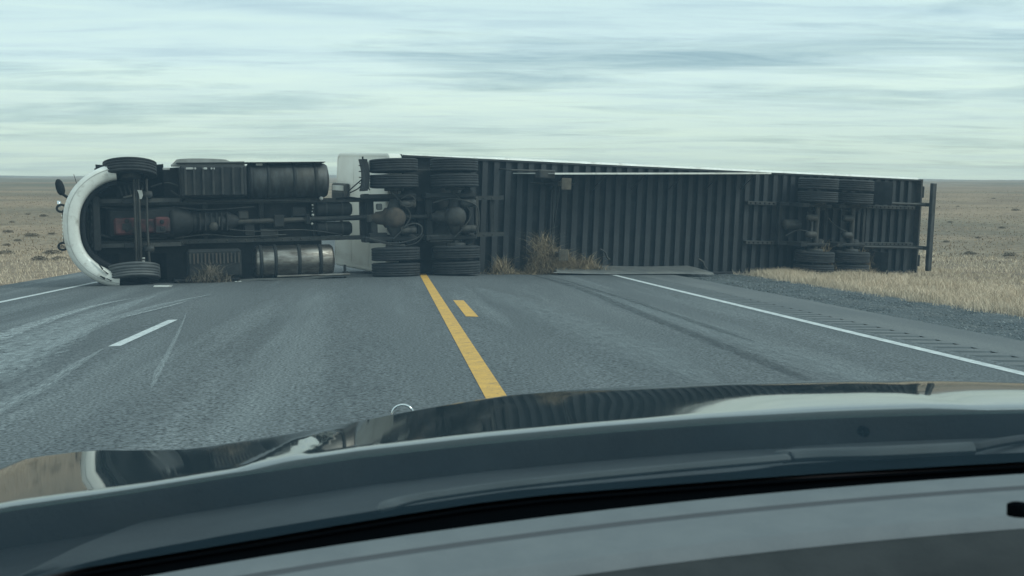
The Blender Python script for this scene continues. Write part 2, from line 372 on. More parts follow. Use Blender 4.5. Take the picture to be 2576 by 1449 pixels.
# left skirt of the road edge down to the soil, right shoulder with the milled rumble strip
m = MB(); m.grid([[(XL_SH - 0.12, float(y), float(road_z(XL_SH, y)) - 0.16), (XL_SH, float(y), float(road_z(XL_SH, y)))] for y in road_ys]); m.build('road_edge', 'gravel', ROAD)
RX0, RX1 = 5.32, 5.72
sh = MB(); sh.grid([[(x, float(y), float(road_z(x, y))) for x in (RX1, 6.2, XR_SH)] for y in road_ys])
sh.grid([[(XR_SH, float(y), float(road_z(XR_SH, y))), (XR_SH + 0.10, float(y), float(road_z(XR_SH, y)) - 0.06)] for y in road_ys])
SH = sh.build('shoulder', 'shoulder_asphalt', kind='structure')
# rumble strip: each milled groove is a real dish 0.4 m wide, 0.17 m long, 14 mm deep
flat = MB(); groove = MB(); pitch = 0.42; y = 6.0
gm = MB(); nseg = 6
gm.grid([[(x, -0.09 + 0.18*k/nseg, -0.016*math.sin(PI*k/nseg) + 0.0) for x in (0.0, RX1 - RX0)] for k in range(nseg + 1)])
gme = gm.mesh('groove', 'rumble')
zr0, zr1 = -0.02*(RX0 - XC), -0.02*(RX1 - XC)
tiltg = math.atan2(zr1 - zr0, RX1 - RX0)
gi = 0
while y < 60:
    if gi < 110: link('groove', gme, SH, loc=(RX0, y, zr0 + float(rise(y))), rot=(0, -tiltg, 0))
    flat.grid([[(RX0, y + 0.09, zr0 + float(rise(y))), (RX1, y + 0.09, zr1 + float(rise(y)))], [(RX0, y + pitch - 0.09, zr0 + float(rise(y))), (RX1, y + pitch - 0.09, zr1 + float(rise(y)))]])
    y += pitch; gi += 1
    if gi >= 110: break
yend = y - 0.09
flat.grid([[(RX0, yy, zr0 + float(rise(yy))), (RX1, yy, zr1 + float(rise(yy)))] for yy in np.linspace(yend, 700, 80)])
flat.grid([[(RX0, yy, zr0), (RX1, yy, zr1)] for yy in (-40, 6.0 - 0.09)])
flat.build('rumble_strip', 'shoulder_asphalt', SH)
# gravel verge
gv = MB(); gv.grid([[(float(x), float(y), float(np.interp(x, [XR_SH, 7.2, XR_GR, 9.2], [float(road_z(XR_SH, y)) - 0.055, float(road_z(7.2, y)) - 0.055, -0.19 + float(rise(y)), -0.212 + float(rise(y))])) + 0.018*mnoise.noise(Vector((x*2, y*1.2, 0))))
      for x in (XR_SH + 0.02, 7.2, 7.7, 8.2, XR_GR, 9.2)] for y in np.concatenate([np.arange(-40, 70, 1.0), np.arange(70, 700, 20)])])
GV = gv.build('gravel_verge', 'gravel', kind='structure')
def marks(name, segs, x, w, m):
    for (y0, y1) in segs:
        ys = np.unique(np.concatenate([np.arange(y0, min(y1, 130), 3.0), np.arange(130, max(y1, 130), 20.0), [y1]])); ys = ys[(ys >= y0) & (ys <= y1)]
        k = MB(); k.grid([[(x - w/2, float(y), float(road_z(x - w/2, y)) + 0.004), (x + w/2, float(y), float(road_z(x + w/2, y)) + 0.004)] for y in ys])
        k.build(name, m, ROAD)
marks('edge_line', [(-40, 600)], XL_EDGE, 0.12, 'line_white')
marks('edge_line', [(-40, 600)], XR_EDGE, 0.13, 'line_white')
marks('centre_line', [(-40, 600)], XC - 0.10, 0.145, 'line_yellow')
def gpt(u, v):                                    # where a pixel meets the road
    d = ray(u, v); lo, hi = 1.0, 90.0
    for _ in range(60):
        mid = (lo + hi)/2; p = CAMP + d*mid
        if p.z > float(road_z(p.x, p.y)): lo = mid
        else: hi = mid
    return CAMP + d*lo
ya, yb = gpt(285, 872).y, gpt(437, 805).y
XDASH = (gpt(285, 872).x + gpt(437, 805).x)/2
marks('lane_dash', [(ya, yb), (ya - 12.2, yb - 12.2), (ya + 14.2, yb + 14.2)], XDASH, 0.115, 'line_white')
yc, yd = gpt(1182, 797).y, gpt(1158, 756).y
XD2 = (gpt(1182, 797).x + gpt(1158, 756).x)/2
marks('centre_dash', [(yc, yd), (yc + 12.2, yd + 12.2)], XD2, 0.15, 'line_yellow')
print('DASH', ya, yb, XDASH, yc, yd, XD2)
def ribbon(name, pix, w, m, wend=None, dz=0.008):
    pts = smooth_path([gpt(*p) for p in pix], 8); k = MB(); rows = []; uvs = []; acc = 0.0; n = len(pts)
    for i, p in enumerate(pts):
        d = (pts[min(i+1, n-1)] - pts[max(i-1, 0)]); d.z = 0; d.normalize(); s = Vector((d.y, -d.x, 0))
        q = i/(n-1); ww = w*(1-q) + (wend if wend is not None else w)*q; ww *= min(1.0, 0.15 + 4*min(q, 1-q))
        if i: acc += (pts[i] - pts[i-1]).length
        row = []
        for f in (-0.5, -0.17, 0.17, 0.5):
            a = p + s*ww*f; row.append((a.x, a.y, float(road_z(a.x, a.y)) + dz)); uvs.append((acc, f + 0.5))
        rows.append(row)
    k.grid(rows); k.uvs = uvs; k.build(name, m, ROAD)
ribbon('scrape_mark', [(-160, 905), (0, 848), (130, 803), (250, 768), (345, 750)], 0.55, 'scrape_white', 0.10, 0.008)
ribbon('scrape_mark', [(-160, 980), (0, 890), (120, 840), (240, 795), (390, 745)], 1.5, 'scrape_soft', 0.5, 0.006)
ribbon('scrape_mark', [(-200, 1010), (0, 925), (110, 875), (240, 815)], 1.3, 'scrape_soft', 0.5, 0.007)
ribbon('scrape_mark', [(110, 885), (230, 825), (330, 790), (420, 765), (535, 741)], 0.45, 'scrape_soft', 0.2, 0.010)
ribbon('scrape_mark', [(310, 800), (380, 783), (480, 757)], 0.12, 'scrape_white', 0.10, 0.012)
ribbon('scrape_mark', [(470, 787), (447, 842), (418, 900), (400, 935), (380, 980)], 0.05, 'scrape_soft', 0.10, 0.010)
ribbon('scrape_mark', [(-120, 1120), (-10, 1035), (95, 985), (185, 925), (260, 880)], 0.28, 'scrape_soft', 0.12, 0.012)
ribbon('worn_patch', [(1200, 725), (1290, 757), (1420, 803), (1570, 865), (1800, 970)], 0.9, 'wear_soft', 1.1, 0.006)
ribbon('worn_patch', [(1420, 715), (1650, 790), (1900, 870), (2250, 985)], 0.7, 'wear_soft', 0.9, 0.007)
ribbon('tyre_mark', [(1330, 690), (1446, 722), (1640, 800), (1885, 896), (2100, 985)], 0.22, 'tyre_mark', 0.25, 0.009)
ribbon('tyre_mark', [(1400, 700), (1560, 748), (1760, 815), (1900, 862)], 0.14, 'tyre_mark', 0.16, 0.011)

# ------------------------------------------------------------------ grass, stones
def blades(px, py, pz, hgt, width, lean, seg=2):
    n = len(px); a = RNG.uniform(0, 2*PI, n); la = RNG.uniform(0, 2*PI, n); ln = hgt*lean*RNG.uniform(0.1, 1.0, n)
    dx, dy = np.cos(a)*width/2, np.sin(a)*width/2; lx, ly = np.cos(la)*ln, np.sin(la)*ln
    b = np.stack([px, py, pz], 1); d = np.stack([dx, dy, 0*dx], 1); l = np.stack([lx, ly, 0*lx], 1); up = np.stack([0*hgt, 0*hgt, hgt], 1)
    V = np.stack([b - d, b + d, b + 0.35*l - d*0.8 + 0.6*up, b + 0.35*l + d*0.8 + 0.6*up, b + l + up], 1).reshape(-1, 3)
    k = np.arange(n)[:, None]*5
    Fc = np.concatenate([k + np.array([[0, 1, 3]]), k + np.array([[0, 3, 2]]), k + np.array([[2, 3, 4]])]); return V, Fc
def clump_noise(x, y, s): return np.array([mnoise.noise(Vector((a*s, b*s, 0))) for a, b in zip(x, y)])
def scatter_grass(name, n, xr, yr, hr, wr, lean, m, thresh=-0.1, bias=1.0, s=0.9):
    y = yr[0] + (yr[1] - yr[0])*RNG.random(n)**bias; x = RNG.uniform(xr[0], xr[1], n)
    c = clump_noise(x, y, s); ok = c > thresh + 0.25*RNG.normal(size=n); x, y, c = x[ok], y[ok], c[ok]
    h = RNG.uniform(hr[0], hr[1], len(x))*(0.75 + 0.9*np.clip(c + 0.1, 0, 0.7)); w = RNG.uniform(wr[0], wr[1], len(x))
    V, Fc = blades(x, y, ground_z(x, y) - 0.01, h, w, lean); return V, Fc
def merge(parts):
    Vs, Fs, o = [], [], 0
    for V, Fc in parts: Vs.append(V); Fs.append(Fc + o); o += len(V)
    return np.concatenate(Vs), np.concatenate(Fs)
V, Fc = merge([scatter_grass('g', 60000, (8.8, 12.2), (13, 40), (0.08, 0.22), (0.006, 0.012), 1.1, None, -0.25, 1.0, 0.8),
               scatter_grass('g', 30000, (11.5, 17), (13, 40), (0.05, 0.14), (0.008, 0.014), 1.2, None, -0.15, 1.0, 0.6),
               scatter_grass('g', 26000, (8.55, 10.0), (13, 40), (0.08, 0.20), (0.006, 0.012), 0.9, None, -0.05, 1.0, 1.6),
               scatter_grass('g', 30000, (10.0, 24), (36, 70), (0.06, 0.16), (0.010, 0.02), 1.1, None, -0.15, 1.0, 0.6),
               scatter_grass('g', 26000, (-22, -8.15), (22, 60), (0.06, 0.17), (0.008, 0.016), 1.1, None, -0.15, 1.0, 0.6)])
bulk('verge_grass', V, Fc, 'dry_grass', label='dry tan grass growing along the verges of the road', category='grass', kind='stuff')
def far_tufts():
    n = 60000; y = 45*(420/45.0)**RNG.random(n); half = 0.62*y + 6
    x = RNG.uniform(-1, 1, n)*half; ok = (x < -9) | (x > 10); x, y = x[ok], y[ok]
    c = clump_noise(x*0.6, y*0.3, 0.12) ; k = c > -0.15 + 0.2*RNG.normal(size=len(c)); x, y = x[k], y[k]
    return blades(x, y, ground_z(x, y) - 0.01, RNG.uniform(0.05, 0.13, len(x)), 0.0005*y + RNG.uniform(0.01, 0.05, len(x)), 1.2)
V, Fc = far_tufts(); bulk('plain_grass', V, Fc, 'far_grass', label='short dry grass tufts scattered over the open plain', category='grass', kind='stuff')
def stones(n, xr, yr, sr, zf):
    x = RNG.uniform(*xr, n); y = RNG.uniform(*yr, n); s = RNG.uniform(*sr, n)*(0.6 + 0.8*RNG.random(n)**3)
    base = np.array([[1, 0, 0], [0, 1, 0], [-1, 0, 0], [0, -1, 0], [0, 0, 0.8], [0, 0, -0.5]], float)
    a = RNG.uniform(0, PI, n); ca, sa = np.cos(a), np.sin(a)
    J = base[None]*(1 + RNG.uniform(-0.35, 0.35, (n, 6, 1)))*s[:, None, None]
    X = J[..., 0]*ca[:, None] - J[..., 1]*sa[:, None] + x[:, None]; Yy = J[..., 0]*sa[:, None] + J[..., 1]*ca[:, None] + y[:, None]
    Z = J[..., 2] + zf(x, y)[:, None]
    V = np.stack([X, Yy, Z], -1).reshape(-1, 3); k = np.arange(n)[:, None]*6
    tri = [(0, 1, 4), (1, 2, 4), (2, 3, 4), (3, 0, 4), (1, 0, 5), (2, 1, 5), (3, 2, 5), (0, 3, 5)]
    return V, np.concatenate([k + np.array([q]) for q in tri])
def gvz(x, y): return np.interp(x, [XR_SH, 7.2, XR_GR, 9.2], [0, 1, 2, 3])*0 + np.where(x < 7.2, road_z(x, y) - 0.052, np.interp(x, [7.2, XR_GR, 9.2], [-0.02*(7.2-XC) - 0.052, -0.19, -0.205]) + rise(y))
V, Fc = stones(16000, (XR_SH + 0.05, 9.1), (10, 34), (0.008, 0.022), gvz)
bulk('gravel_stones', V, Fc, 'pebble', label='loose grey stones of the gravel verge', category='gravel', kind='stuff')

# ------------------------------------------------------------------ frames of the two vehicles
def frame(Xc, Zc, z, yaw, tilt):                  # camera-ground coordinates of the local origin
    p = CAMP*0 + RGT*Xc + FWD*Zc; p.z = z
    return Matrix.Translation(p) @ Matrix.Rotation(yaw - PSI, 4, 'Z') @ Matrix.Rotation(-tilt, 4, 'Y')
MT = frame(-8.664, 25.13, -0.130, rad(17.0), rad(1.15))
MR = frame(-2.72, 27.96, 0.02, rad(30.5), rad(-0.95)) @ Matrix.Rotation(rad(2.7), 4, 'X')   # it leans a little on its crushed side
def hit(M, u, v, t):                              # pixel -> local (s, t, z) on the plane y = t
    Mi = M.inverted(); o = Mi @ CAMP; d = Mi.to_3x3() @ ray(u, v); k = (t - o.y)/d.y; return o + d*k
def hs(M, u, t, v=560): return hit(M, u, v, t).x
def hz(M, u, v, t): return hit(M, u, v, t).z

# ------------------------------------------------------------------ wheels shared by truck and trailer
def tyre_profile(R, w, bead):
    h = w/2; g = 0.014
    ribs = [-0.40, -0.33, -0.30, -0.12, -0.09, 0.09, 0.12, 0.30, 0.33, 0.40]
    pr = [(bead, -h*0.72), (bead + 0.05, -h*0.98), ((R + bead)/2, -h*1.0), (R - 0.05, -h*0.97), (R - 0.018, -h*0.90)]
    pr += [(R, -0.42*w), (R, -0.30*w), (R - g, -0.29*w), (R - g, -0.25*w), (R, -0.24*w), (R, -0.07*w), (R - g, -0.06*w), (R - g, -0.02*w), (R, -0.01*w)]
    pr += [(R, 0.01*w + 0.0), (R, 0.10*w), (R - g, 0.11*w), (R - g, 0.15*w), (R, 0.16*w), (R, 0.27*w), (R - g, 0.28*w), (R - g, 0.31*w), (R, 0.32*w), (R, 0.42*w)]
    pr += [(R - 0.018, h*0.90), (R - 0.05, h*0.97), ((R + bead)/2, h), (bead + 0.05, h*0.98), (bead, h*0.72)]
    return pr
def make_tyre(name, R=0.515, w=0.285, bead=0.29, m='rubber', n=56):
    k = MB(); k.lathe(tyre_profile(R, w, bead), 'z', n, close=False); return k.mesh(name, m)
TYRE = make_tyre('tyre'); TYRE_STEER = make_tyre('steer_tyre', 0.52, 0.30, 0.29, 'rubber_worn')
TYRE_STEER_TOP = make_tyre('steer_tyre', 0.52, 0.30, 0.29, 'rubber')
def make_rim(m, drum):                            # +z is the hub's outer face
    k = MB()
    k.lathe([(0.30, -0.13), (0.285, -0.10), (0.265, -0.02), (0.265, 0.05), (0.285, 0.10), (0.30, 0.13), (0.285, 0.125), (0.24, 0.06), (0.14, 0.045), (0.12, 0.09), (0.10, 0.13), (0.05, 0.14), (0.0, 0.14)], 'z', 32, close=False)
    for i in range(10):
        w = 2*PI*i/10; k.tube([(0.165*math.cos(w), 0.165*math.sin(w), 0.045), (0.165*math.cos(w), 0.165*math.sin(w), 0.085)], 0.014, 6)
    if drum:
        k.lathe([(0.0, -0.20), (0.205, -0.20), (0.212, -0.16), (0.205, -0.06), (0.205, 0.03)], 'z', 28, close=False)
    return k.mesh('wheel', m)
RIM_IN = make_rim('grime_light', True); RIM_OUT = make_rim('aluminium_dirty', False); RIM_OUT_SHINE = make_rim('aluminium', False)
def wheel(root, loc, tyre_me, rim_me, up=True, tilt=(0, 0)):
    o = link('wheel', rim_me, root, loc, (tilt[0] if up else PI + tilt[0], tilt[1], random.uniform(0, 1) * 0))
    link('tyre', tyre_me, o); return o

# ================================================================== the overturned tractor
TRK = thing('truck_tractor', 'white semi truck tractor lying on its side across the road, underside showing', 'truck', MT)
S1, S2, S3 = 1.30, 6.65, 7.97
ZC = 1.25
# bumper and bonnet: rounded plan, sharp lower lip
ZB = 1.19
def nose_s(z): d = min(1.0, abs((z - ZB)/1.22)); return 1.02*(1 - max(0.0, 1 - d**2.4)**0.62)
def nose_curve(n=41):
    return [(nose_s(ZB + 1.22*d), ZB + 1.22*d) for d in np.sin(np.linspace(-PI/2, PI/2, n))]
zs = np.concatenate([np.linspace(-0.02, 0.25, 8), np.linspace(0.35, 2.15, 16), np.linspace(2.25, 2.46, 6)])
def sweep_nose(prof, z0, z1, shrink=lambda t: 1.0):
    rows = []
    for (ds, t) in prof:
        row = []
        for z in zs:
            pass
        cv = nose_curve()
        for i, (s_, z_) in enumerate(cv):
            a_, b_ = cv[max(i - 1, 0)], cv[min(i + 1, len(cv) - 1)]; tx, tz = b_[0] - a_[0], b_[1] - a_[1]; l_ = math.hypot(tx, tz)
            nx_, nz_ = tz/l_, -tx/l_; zz = z_ + nz_*ds
            row.append((s_ + nx_*ds, t, ZB + (zz - ZB)*shrink(t)))
        rows.append(row)
    return rows
bump = MB(); bump.grid(sweep_nose([(0.32, 0.40), (0.30, 0.27), (0.28, 0.215), (0.23, 0.195), (0.13, 0.185), (0.07, 0.20), (0.025, 0.25), (0.0, 0.33), (0.005, 0.50), (0.0, 0.62), (0.02, 0.80)], -0.02, 2.46))
bump.build('bumper', 'white_paint', TRK)
seam = MB(); seam.grid(sweep_nose([(0.100, 0.188), (0.085, 0.190)], -0.02, 2.46)); seam.v = [(a, b - 0.004, c) for a, b, c in seam.v]; seam.build('bumper_seam', 'skirt', TRK)
bon = MB(); bon.grid(sweep_nose([(0.02, 0.82), (-0.02, 0.90), (-0.03, 1.15), (0.04, 1.45), (0.22, 1.70), (0.70, 1.86), (1.55, 2.02)], 0.02, 2.42, lambda t: 1.0 if t < 1 else max(0.80, 1 - 0.2*(t - 1)/0.9)))
bon.build('bonnet', 'white_paint', TRK)
lip = MB(); lip.grid(sweep_nose([(0.31, 0.42), (0.33, 0.34), (0.40, 0.31), (0.43, 0.62)], 0.12, 2.38)); lip.build('lower_air_dam', 'black_plastic', TRK)
# cracked plastic by the ground corner
ck = MB()
for (a, b, w) in [((243, 657), (258, 678), 5), ((258, 678), (272, 690), 4), ((252, 694), (264, 702), 7), ((268, 700), (280, 707), 4), ((236, 650), (246, 660), 3)]:
    p = hit(MT, *a, 0.165); q = hit(MT, *b, 0.165); d = (q - p).normalized(); nrm = Vector((-d.z, 0, d.x))*w/2/124
    ck.prism([p - nrm*0.3, p + nrm*0.3, q + nrm, q - nrm*0.6], (0, 0.02, 0))
ck.build('bumper_crack', 'grime', TRK)
# grille slats, tow hooks, mirror, aerial at the front
gr = thing_grille = MB(); gr.box(-0.020, 0.08, 0.88, 1.30, 0.86, 1.54, 0.02); GR = gr.build('grille', 'black_plastic', TRK)
for i in range(9):
    z = 0.90 + i*0.074; MB().box(-0.038, -0.016, 0.90, 1.28, z - 0.02, z + 0.015, 0.005).build('grille_slat', 'chrome', GR)
for (u, v, fl) in ((154, 524, 1), (158, 620, 1)):
    c = hit(MT, u, v, 0.55); k = MB()
    arc = [Vector((c.x + 0.085*math.cos(a), 0.62, c.z + 0.07*math.sin(a))) for a in np.linspace(0.35, 2*PI - 0.75, 16)]
    arc = [Vector((0.06, 0.62, c.z + 0.075))] + arc if False else arc
    arc.append(Vector((0.07, 0.66, c.z - 0.062))); arc.insert(0, Vector((c.x + 0.09, 0.62, c.z + 0.015)))
    k.tube(smooth_path(arc, 2), 0.022, 8); k.build('tow_hook', 'grime', TRK)
mm_ = hit(MT, 151, 471, 1.55); k = MB()
prof = [(0.0, -0.17), (0.05, -0.16), (0.085, -0.10), (0.095, 0.0), (0.08, 0.10), (0.04, 0.16), (0.0, 0.175)]
k.lathe(prof, 'z', 16); k.v = [(a*0.92, b*0.55, c) for a, b, c in k.v]
MIR = k.build('hood_mirror', 'black_plastic', TRK, loc=mm_, rot=(0, rad(-14), 0))
k = MB(); e = hit(MT, 192, 502, 1.55); k.tube(smooth_path([mm_ + Vector((0.02, 0, -0.12)), mm_ + Vector((0.16, 0.0, -0.22)), e]), 0.028, 8); k.build('mirror_arm', 'black_plastic', TRK)
k = MB(); k.lathe([(0.0, 0.0), (0.075, 0.0), (0.06, 0.06), (0.0, 0.09)], 'x', 14, (-0.11, 1.0, hz(MT, 170, 513, 1.0))); k.build('marker_lamp', 'chrome', TRK)
k = MB(); p = hit(MT, 187, 478, 1.6); k.tube([p + Vector((0.1, 0, -0.05)), p + Vector((0.0, 0, 0.32))], 0.006, 5); k.build('aerial', 'black_plastic', TRK)
# cab and sleeper shell behind the chassis, floor pan
cab = MB()
def ring(s, t0, t1, z0, z1, r=0.22):
    pts = []
    for (ct, cz, a0) in ((t0, z0, PI), (t1, z0, -PI/2), (t1, z1, 0), (t0, z1, PI/2)):
        rr = r if ct == t1 else 0.06
        for a in np.linspace(0, PI/2, 5):
            w = a0 + a; oy = ct + (rr if ct == t0 else -rr); oz = cz + (rr if cz == z0 else -rr)
            pts.append((s, oy + rr*math.cos(w), oz + rr*math.sin(w)))
    return pts + [pts[0]]
cab.grid([ring(0.95, 1.20, 2.0, 0.22, 2.28), ring(1.55, 1.15, 2.15, 0.16, 2.34), ring(2.2, 1.12, 3.2, 0.03, 2.40), ring(2.6, 1.12, 3.6, 0.02, 2.42), ring(4.4, 1.12, 3.95, 0.02, 2.42), ring(5.15, 1.12, 4.0, 0.02, 2.42)], False)
cab.prism([Vector(p) for p in ring(5.15, 1.12, 4.0, 0.02, 2.42)[:-1]], (0.03, 0, 0)); cab.build('cab', 'white_paint', TRK)
fp = MB(); fp.box(0.62, 5.16, 1.06, 1.118, 0.03, 2.36); fp.box(0.50, 0.62, 0.55, 1.10, 0.35, 2.15, 0.03)
fp.build('floor_pan', 'grime', TRK)
# radiator and cooler behind the air dam
k = MB(); k.box(0.56, 0.70, 0.42, 1.05, 0.70, 1.80, 0.02); RD = k.build('radiator', 'grime', TRK)
k = MB()
for i in range(7): k.box(0.53, 0.56, 0.46, 1.0, 0.78 + i*0.14, 0.83 + i*0.14)
k.build('radiator_fins', 'grime_light', RD)
# wheel housings
for z0, z1 in ((0.32, 0.40), (2.10, 2.18)):
    k = MB(); rows = []
    for a in np.linspace(0.05*PI, 0.95*PI, 14):
        rows.append([(S1 - 0.66*math.cos(a), 0.50 + 0.62*math.sin(a), z) for z in ((0.05, 0.62) if z0 < 1 else (1.78, 2.42))])
    k.grid(rows, True); k.build('wheel_arch', 'black_plastic', TRK)
# ribs of the inner liner near the upper front corner
k = MB()
for u in (300, 312, 324): 
    p = hit(MT, u, 468, 0.62); q = hit(MT, u + 8, 492, 0.62); k.tube([p, q], 0.022, 6)
k.build('liner_ribs', 'grime_light', TRK)
# frame rails
for z in (0.845, 1.645):
    k = MB(); k.box(0.62, 9.15, 0.80, 0.812, z - 0.045, z + 0.045); w = z - 0.045 if z < 1.2 else z + 0.035
    k.box(0.62, 9.15, 0.812, 1.055, w, w + 0.010); k.box(0.62, 9.15, 1.055, 1.066, z - 0.045, z + 0.045)
    R_ = k.build('frame_rail', 'grime_light', TRK)
    b = MB()
    for s in np.arange(0.9, 9.0, 0.19): b.lathe([(0.018, 0), (0.018, -0.012), (0.0, -0.014)], 'y', 6, (s, 0.80, z))
    b.build('rail_bolts', 'dusty_steel', R_, kind='stuff')
for s, dep in ((0.85, 0.10), (2.75, 0.12), (3.9, 0.10), (5.0, 0.10), (6.05, 0.14), (7.31, 0.20), (8.9, 0.12)):
    MB().box(s - dep/2, s + dep/2, 0.86, 1.03, 0.81, 1.61, 0.015).build('crossmember', 'grime', TRK)
# engine with red sump, bell housing, gearbox, propshaft
k = MB(); k.box(0.85, 2.20, 0.62, 1.04, 0.94, 1.54, 0.05); ENG = k.build('engine', 'grime', TRK)
a = hit(MT, 287, 592, 0.44); b = hit(MT, 428, 545, 0.44)
k = MB(); k.box(a.x, a.x + 0.50, 0.46, 0.64, a.z, b.z - 0.01, 0.04); k.box(a.x + 0.48, a.x + 0.80, 0.52, 0.64, a.z + 0.03, b.z - 0.04, 0.03); k.box(a.x + 0.78, b.x, 0.47, 0.64, a.z + 0.02, b.z, 0.04)
SUMP = k.build('oil_sump', 'red_paint', ENG)
k = MB()
for (s_, z_) in ((a.x + 0.25, 0.5), (a.x + 0.25, 0.18), (b.x - 0.16, 0.45), (b.x - 0.16, 0.2)):
    k.lathe([(0.045, 0.46), (0.045, 0.445), (0.03, 0.44), (0, 0.44)], 'y', 10, (s_, 0, a.z + z_*(b.z - a.z)*1.6))
k.box(a.x + 0.16, a.x + 0.34, 0.448, 0.462, a.z + 0.10, b.z - 0.12, 0.004); k.box(b.x - 0.28, b.x - 0.10, 0.455, 0.474, a.z + 0.03, a.z + 0.16, 0.004)
k.build('sump_plugs', 'grime', SUMP, kind='stuff')
k = MB(); k.lathe([(0.0, b.x), (0.30, b.x + 0.0), (0.33, b.x + 0.10), (0.27, b.x + 0.35), (0.20, b.x + 0.45)], 'x', 20, (0, 0.82, 1.24)); k.build('bell_housing', 'grime', TRK)
g0 = b.x + 0.40
k = MB(); k.lathe([(0.0, g0), (0.21, g0), (0.22, g0 + 0.12), (0.20, g0 + 0.14), (0.23, g0 + 0.30), (0.23, g0 + 0.75), (0.19, g0 + 0.80), (0.12, g0 + 0.95), (0.09, g0 + 1.02), (0, g0 + 1.02)], 'x', 18, (0, 0.84, 1.24))
for s in np.linspace(g0 + 0.18, g0 + 0.72, 6): k.box(s, s + 0.025, 0.595, 0.66, 1.06, 1.42, 0.006)
k.build('gearbox', 'grime', TRK)
k = MB(); q = hit(MT, 538, 570, 0.62); k.lathe([(0.0, 0.56), (0.075, 0.565), (0.095, 0.60), (0.08, 0.66)], 'y', 14, (q.x, 0, q.z)); k.tube([(q.x + 0.12, 0.58, q.z + 0.20), (q.x + 0.10, 0.57, q.z)], 0.016, 6)
k.build('oil_cooler_cap', 'dusty_steel', TRK)
p0 = hit(MT, 582, 562, 0.78); p1 = hit(MT, 925, 551, 0.78); p1.z = 1.27; p0.z = 1.22
def shaft(p, q, r=0.055):
    k = MB(); p, q = Vector(p), Vector(q); d = (q - p); L_ = d.length
    k.tube([p, p + d*0.03, p + d*0.031, p + d*0.07, p + d*0.09, q - d*0.09, q - d*0.07, q - d*0.031, q - d*0.03, q], [0.07, 0.07, 0.05, 0.05, r, r, 0.05, 0.05, 0.075, 0.075], 12); return k
midp = (p0*0.45 + p1*0.55)
shaft(p0, midp).build('propshaft', 'dusty_steel', TRK); shaft(midp, p1).build('propshaft', 'grime_light', TRK)
MB().box(midp.x - 0.05, midp.x + 0.05, 0.70, 0.90, midp.z - 0.12, midp.z + 0.12, 0.03).build('shaft_bearing', 'grime', TRK)
# front axle, springs, steering
sa, sb = hs(MT, 346, 0.42), hs(MT, 370, 0.40)
k = MB()
path = [(sa, 0.50, 0.30), (sa, 0.46, 0.55), (sa, 0.38, 0.80), (sa, 0.36, 1.25), (sa, 0.38, 1.70), (sa, 0.46, 1.95), (sa, 0.50, 2.20)]
for off in (-0.045, 0.045): k.tube(smooth_path([(x + off, y - 0.02, z) for x, y, z in path], 3), 0.022, 8)
k.tube(smooth_path([(x, y + 0.015, z) for x, y, z in path], 3), 0.030, 8); k.build('front_axle', 'dusty_steel', TRK)
k = MB(); k.tube([(sb + 0.02, 0.42, 0.40), (sb, 0.40, 1.25), (sb + 0.02, 0.42, 2.12)], 0.024, 8); k.build('tie_rod', 'dusty_steel', TRK)
for z in (0.80, 1.69):
    k = MB()
    for i in range(3):
        h = 0.95 - 0.17*i; k.grid([[(S1 + h*x, 0.62 - 0.10*(1 - x*x) - 0.02*i + dy, z + dz) for dy, dz in ((0, -0.04), (0, 0.04), (0.016, 0.04), (0.016, -0.04), (0, -0.04))] for x in np.linspace(-1, 1, 11)], False)
    k.build('leaf_spring', 'grime_light', TRK)
    k = MB(); k.box(S1 - 0.16, S1 + 0.16, 0.41, 0.50, z - 0.055, z + 0.055, 0.01); k.build('spring_clamp', 'grime', TRK)
    MB().tube([(S1 + 0.95, 0.62, z), (S1 + 1.0, 0.80, z)], 0.04, 8).build('spring_shackle', 'grime', TRK); MB().tube([(S1 - 0.95, 0.62, z), (S1 - 0.66, 0.82, z)], 0.035, 8).build('spring_shackle', 'grime', TRK)
k = MB(); k.tube(smooth_path([(S1 + 0.10, 0.50, 1.70), (S1 + 0.22, 0.62, 1.96), (S1 + 0.12, 0.80, 2.05)]), 0.03, 8); k.build('shock_absorber', 'grime_light', TRK)
p = hit(MT, 352, 488, 0.34); k = MB(); k.prism([p + Vector(q) for q in ((-0.05, 0, 0.08), (0.04, 0, 0.07), (0.06, 0, -0.02), (0.03, 0, -0.10), (-0.01, 0, -0.10), (-0.02, 0, 0.0))], (0, 0.03, 0)); k.build('axle_plate', 'skirt', TRK)
p = hit(MT, 322, 495, 0.40); k = MB(); k.tube([p + Vector((-0.09, 0, -0.02)), p + Vector((0.08, 0, 0.02))], 0.026, 8); k.build('brake_hose_clip', 'dusty_steel', TRK)
k = MB()
for i, (u, v) in enumerate(((361, 650), (361, 658), (360, 665), (362, 672))):
    p = hit(MT, u, v, 0.33); k.lathe([(0, -0.02), (0.03, -0.02), (0.03, 0.02), (0, 0.02)], 'z', 8, p)
k.build('king_pin_nuts', 'skirt', TRK)
for z, up, m_, ti in ((0.245, False, TYRE_STEER, (rad(-12.0), rad(-1.5))), (2.31, True, TYRE_STEER_TOP, (rad(-11.0), rad(1.0)))):
    wheel(TRK, (S1, 0.515, z), m_, RIM_IN, up, ti)
# brake chambers in front
for z in (0.72, 1.80):
    k = MB(); k.lathe([(0, -0.10), (0.07, -0.10), (0.085, -0.02), (0.085, 0.02), (0.07, 0.08), (0, 0.09)], 'x', 14, (S1 + 0.33, 0.46, z)); k.tube([(S1 + 0.2, 0.46, z), (S1 + 0.02, 0.45, z)], 0.015, 6); k.build('brake_chamber', 'grime_light', TRK)
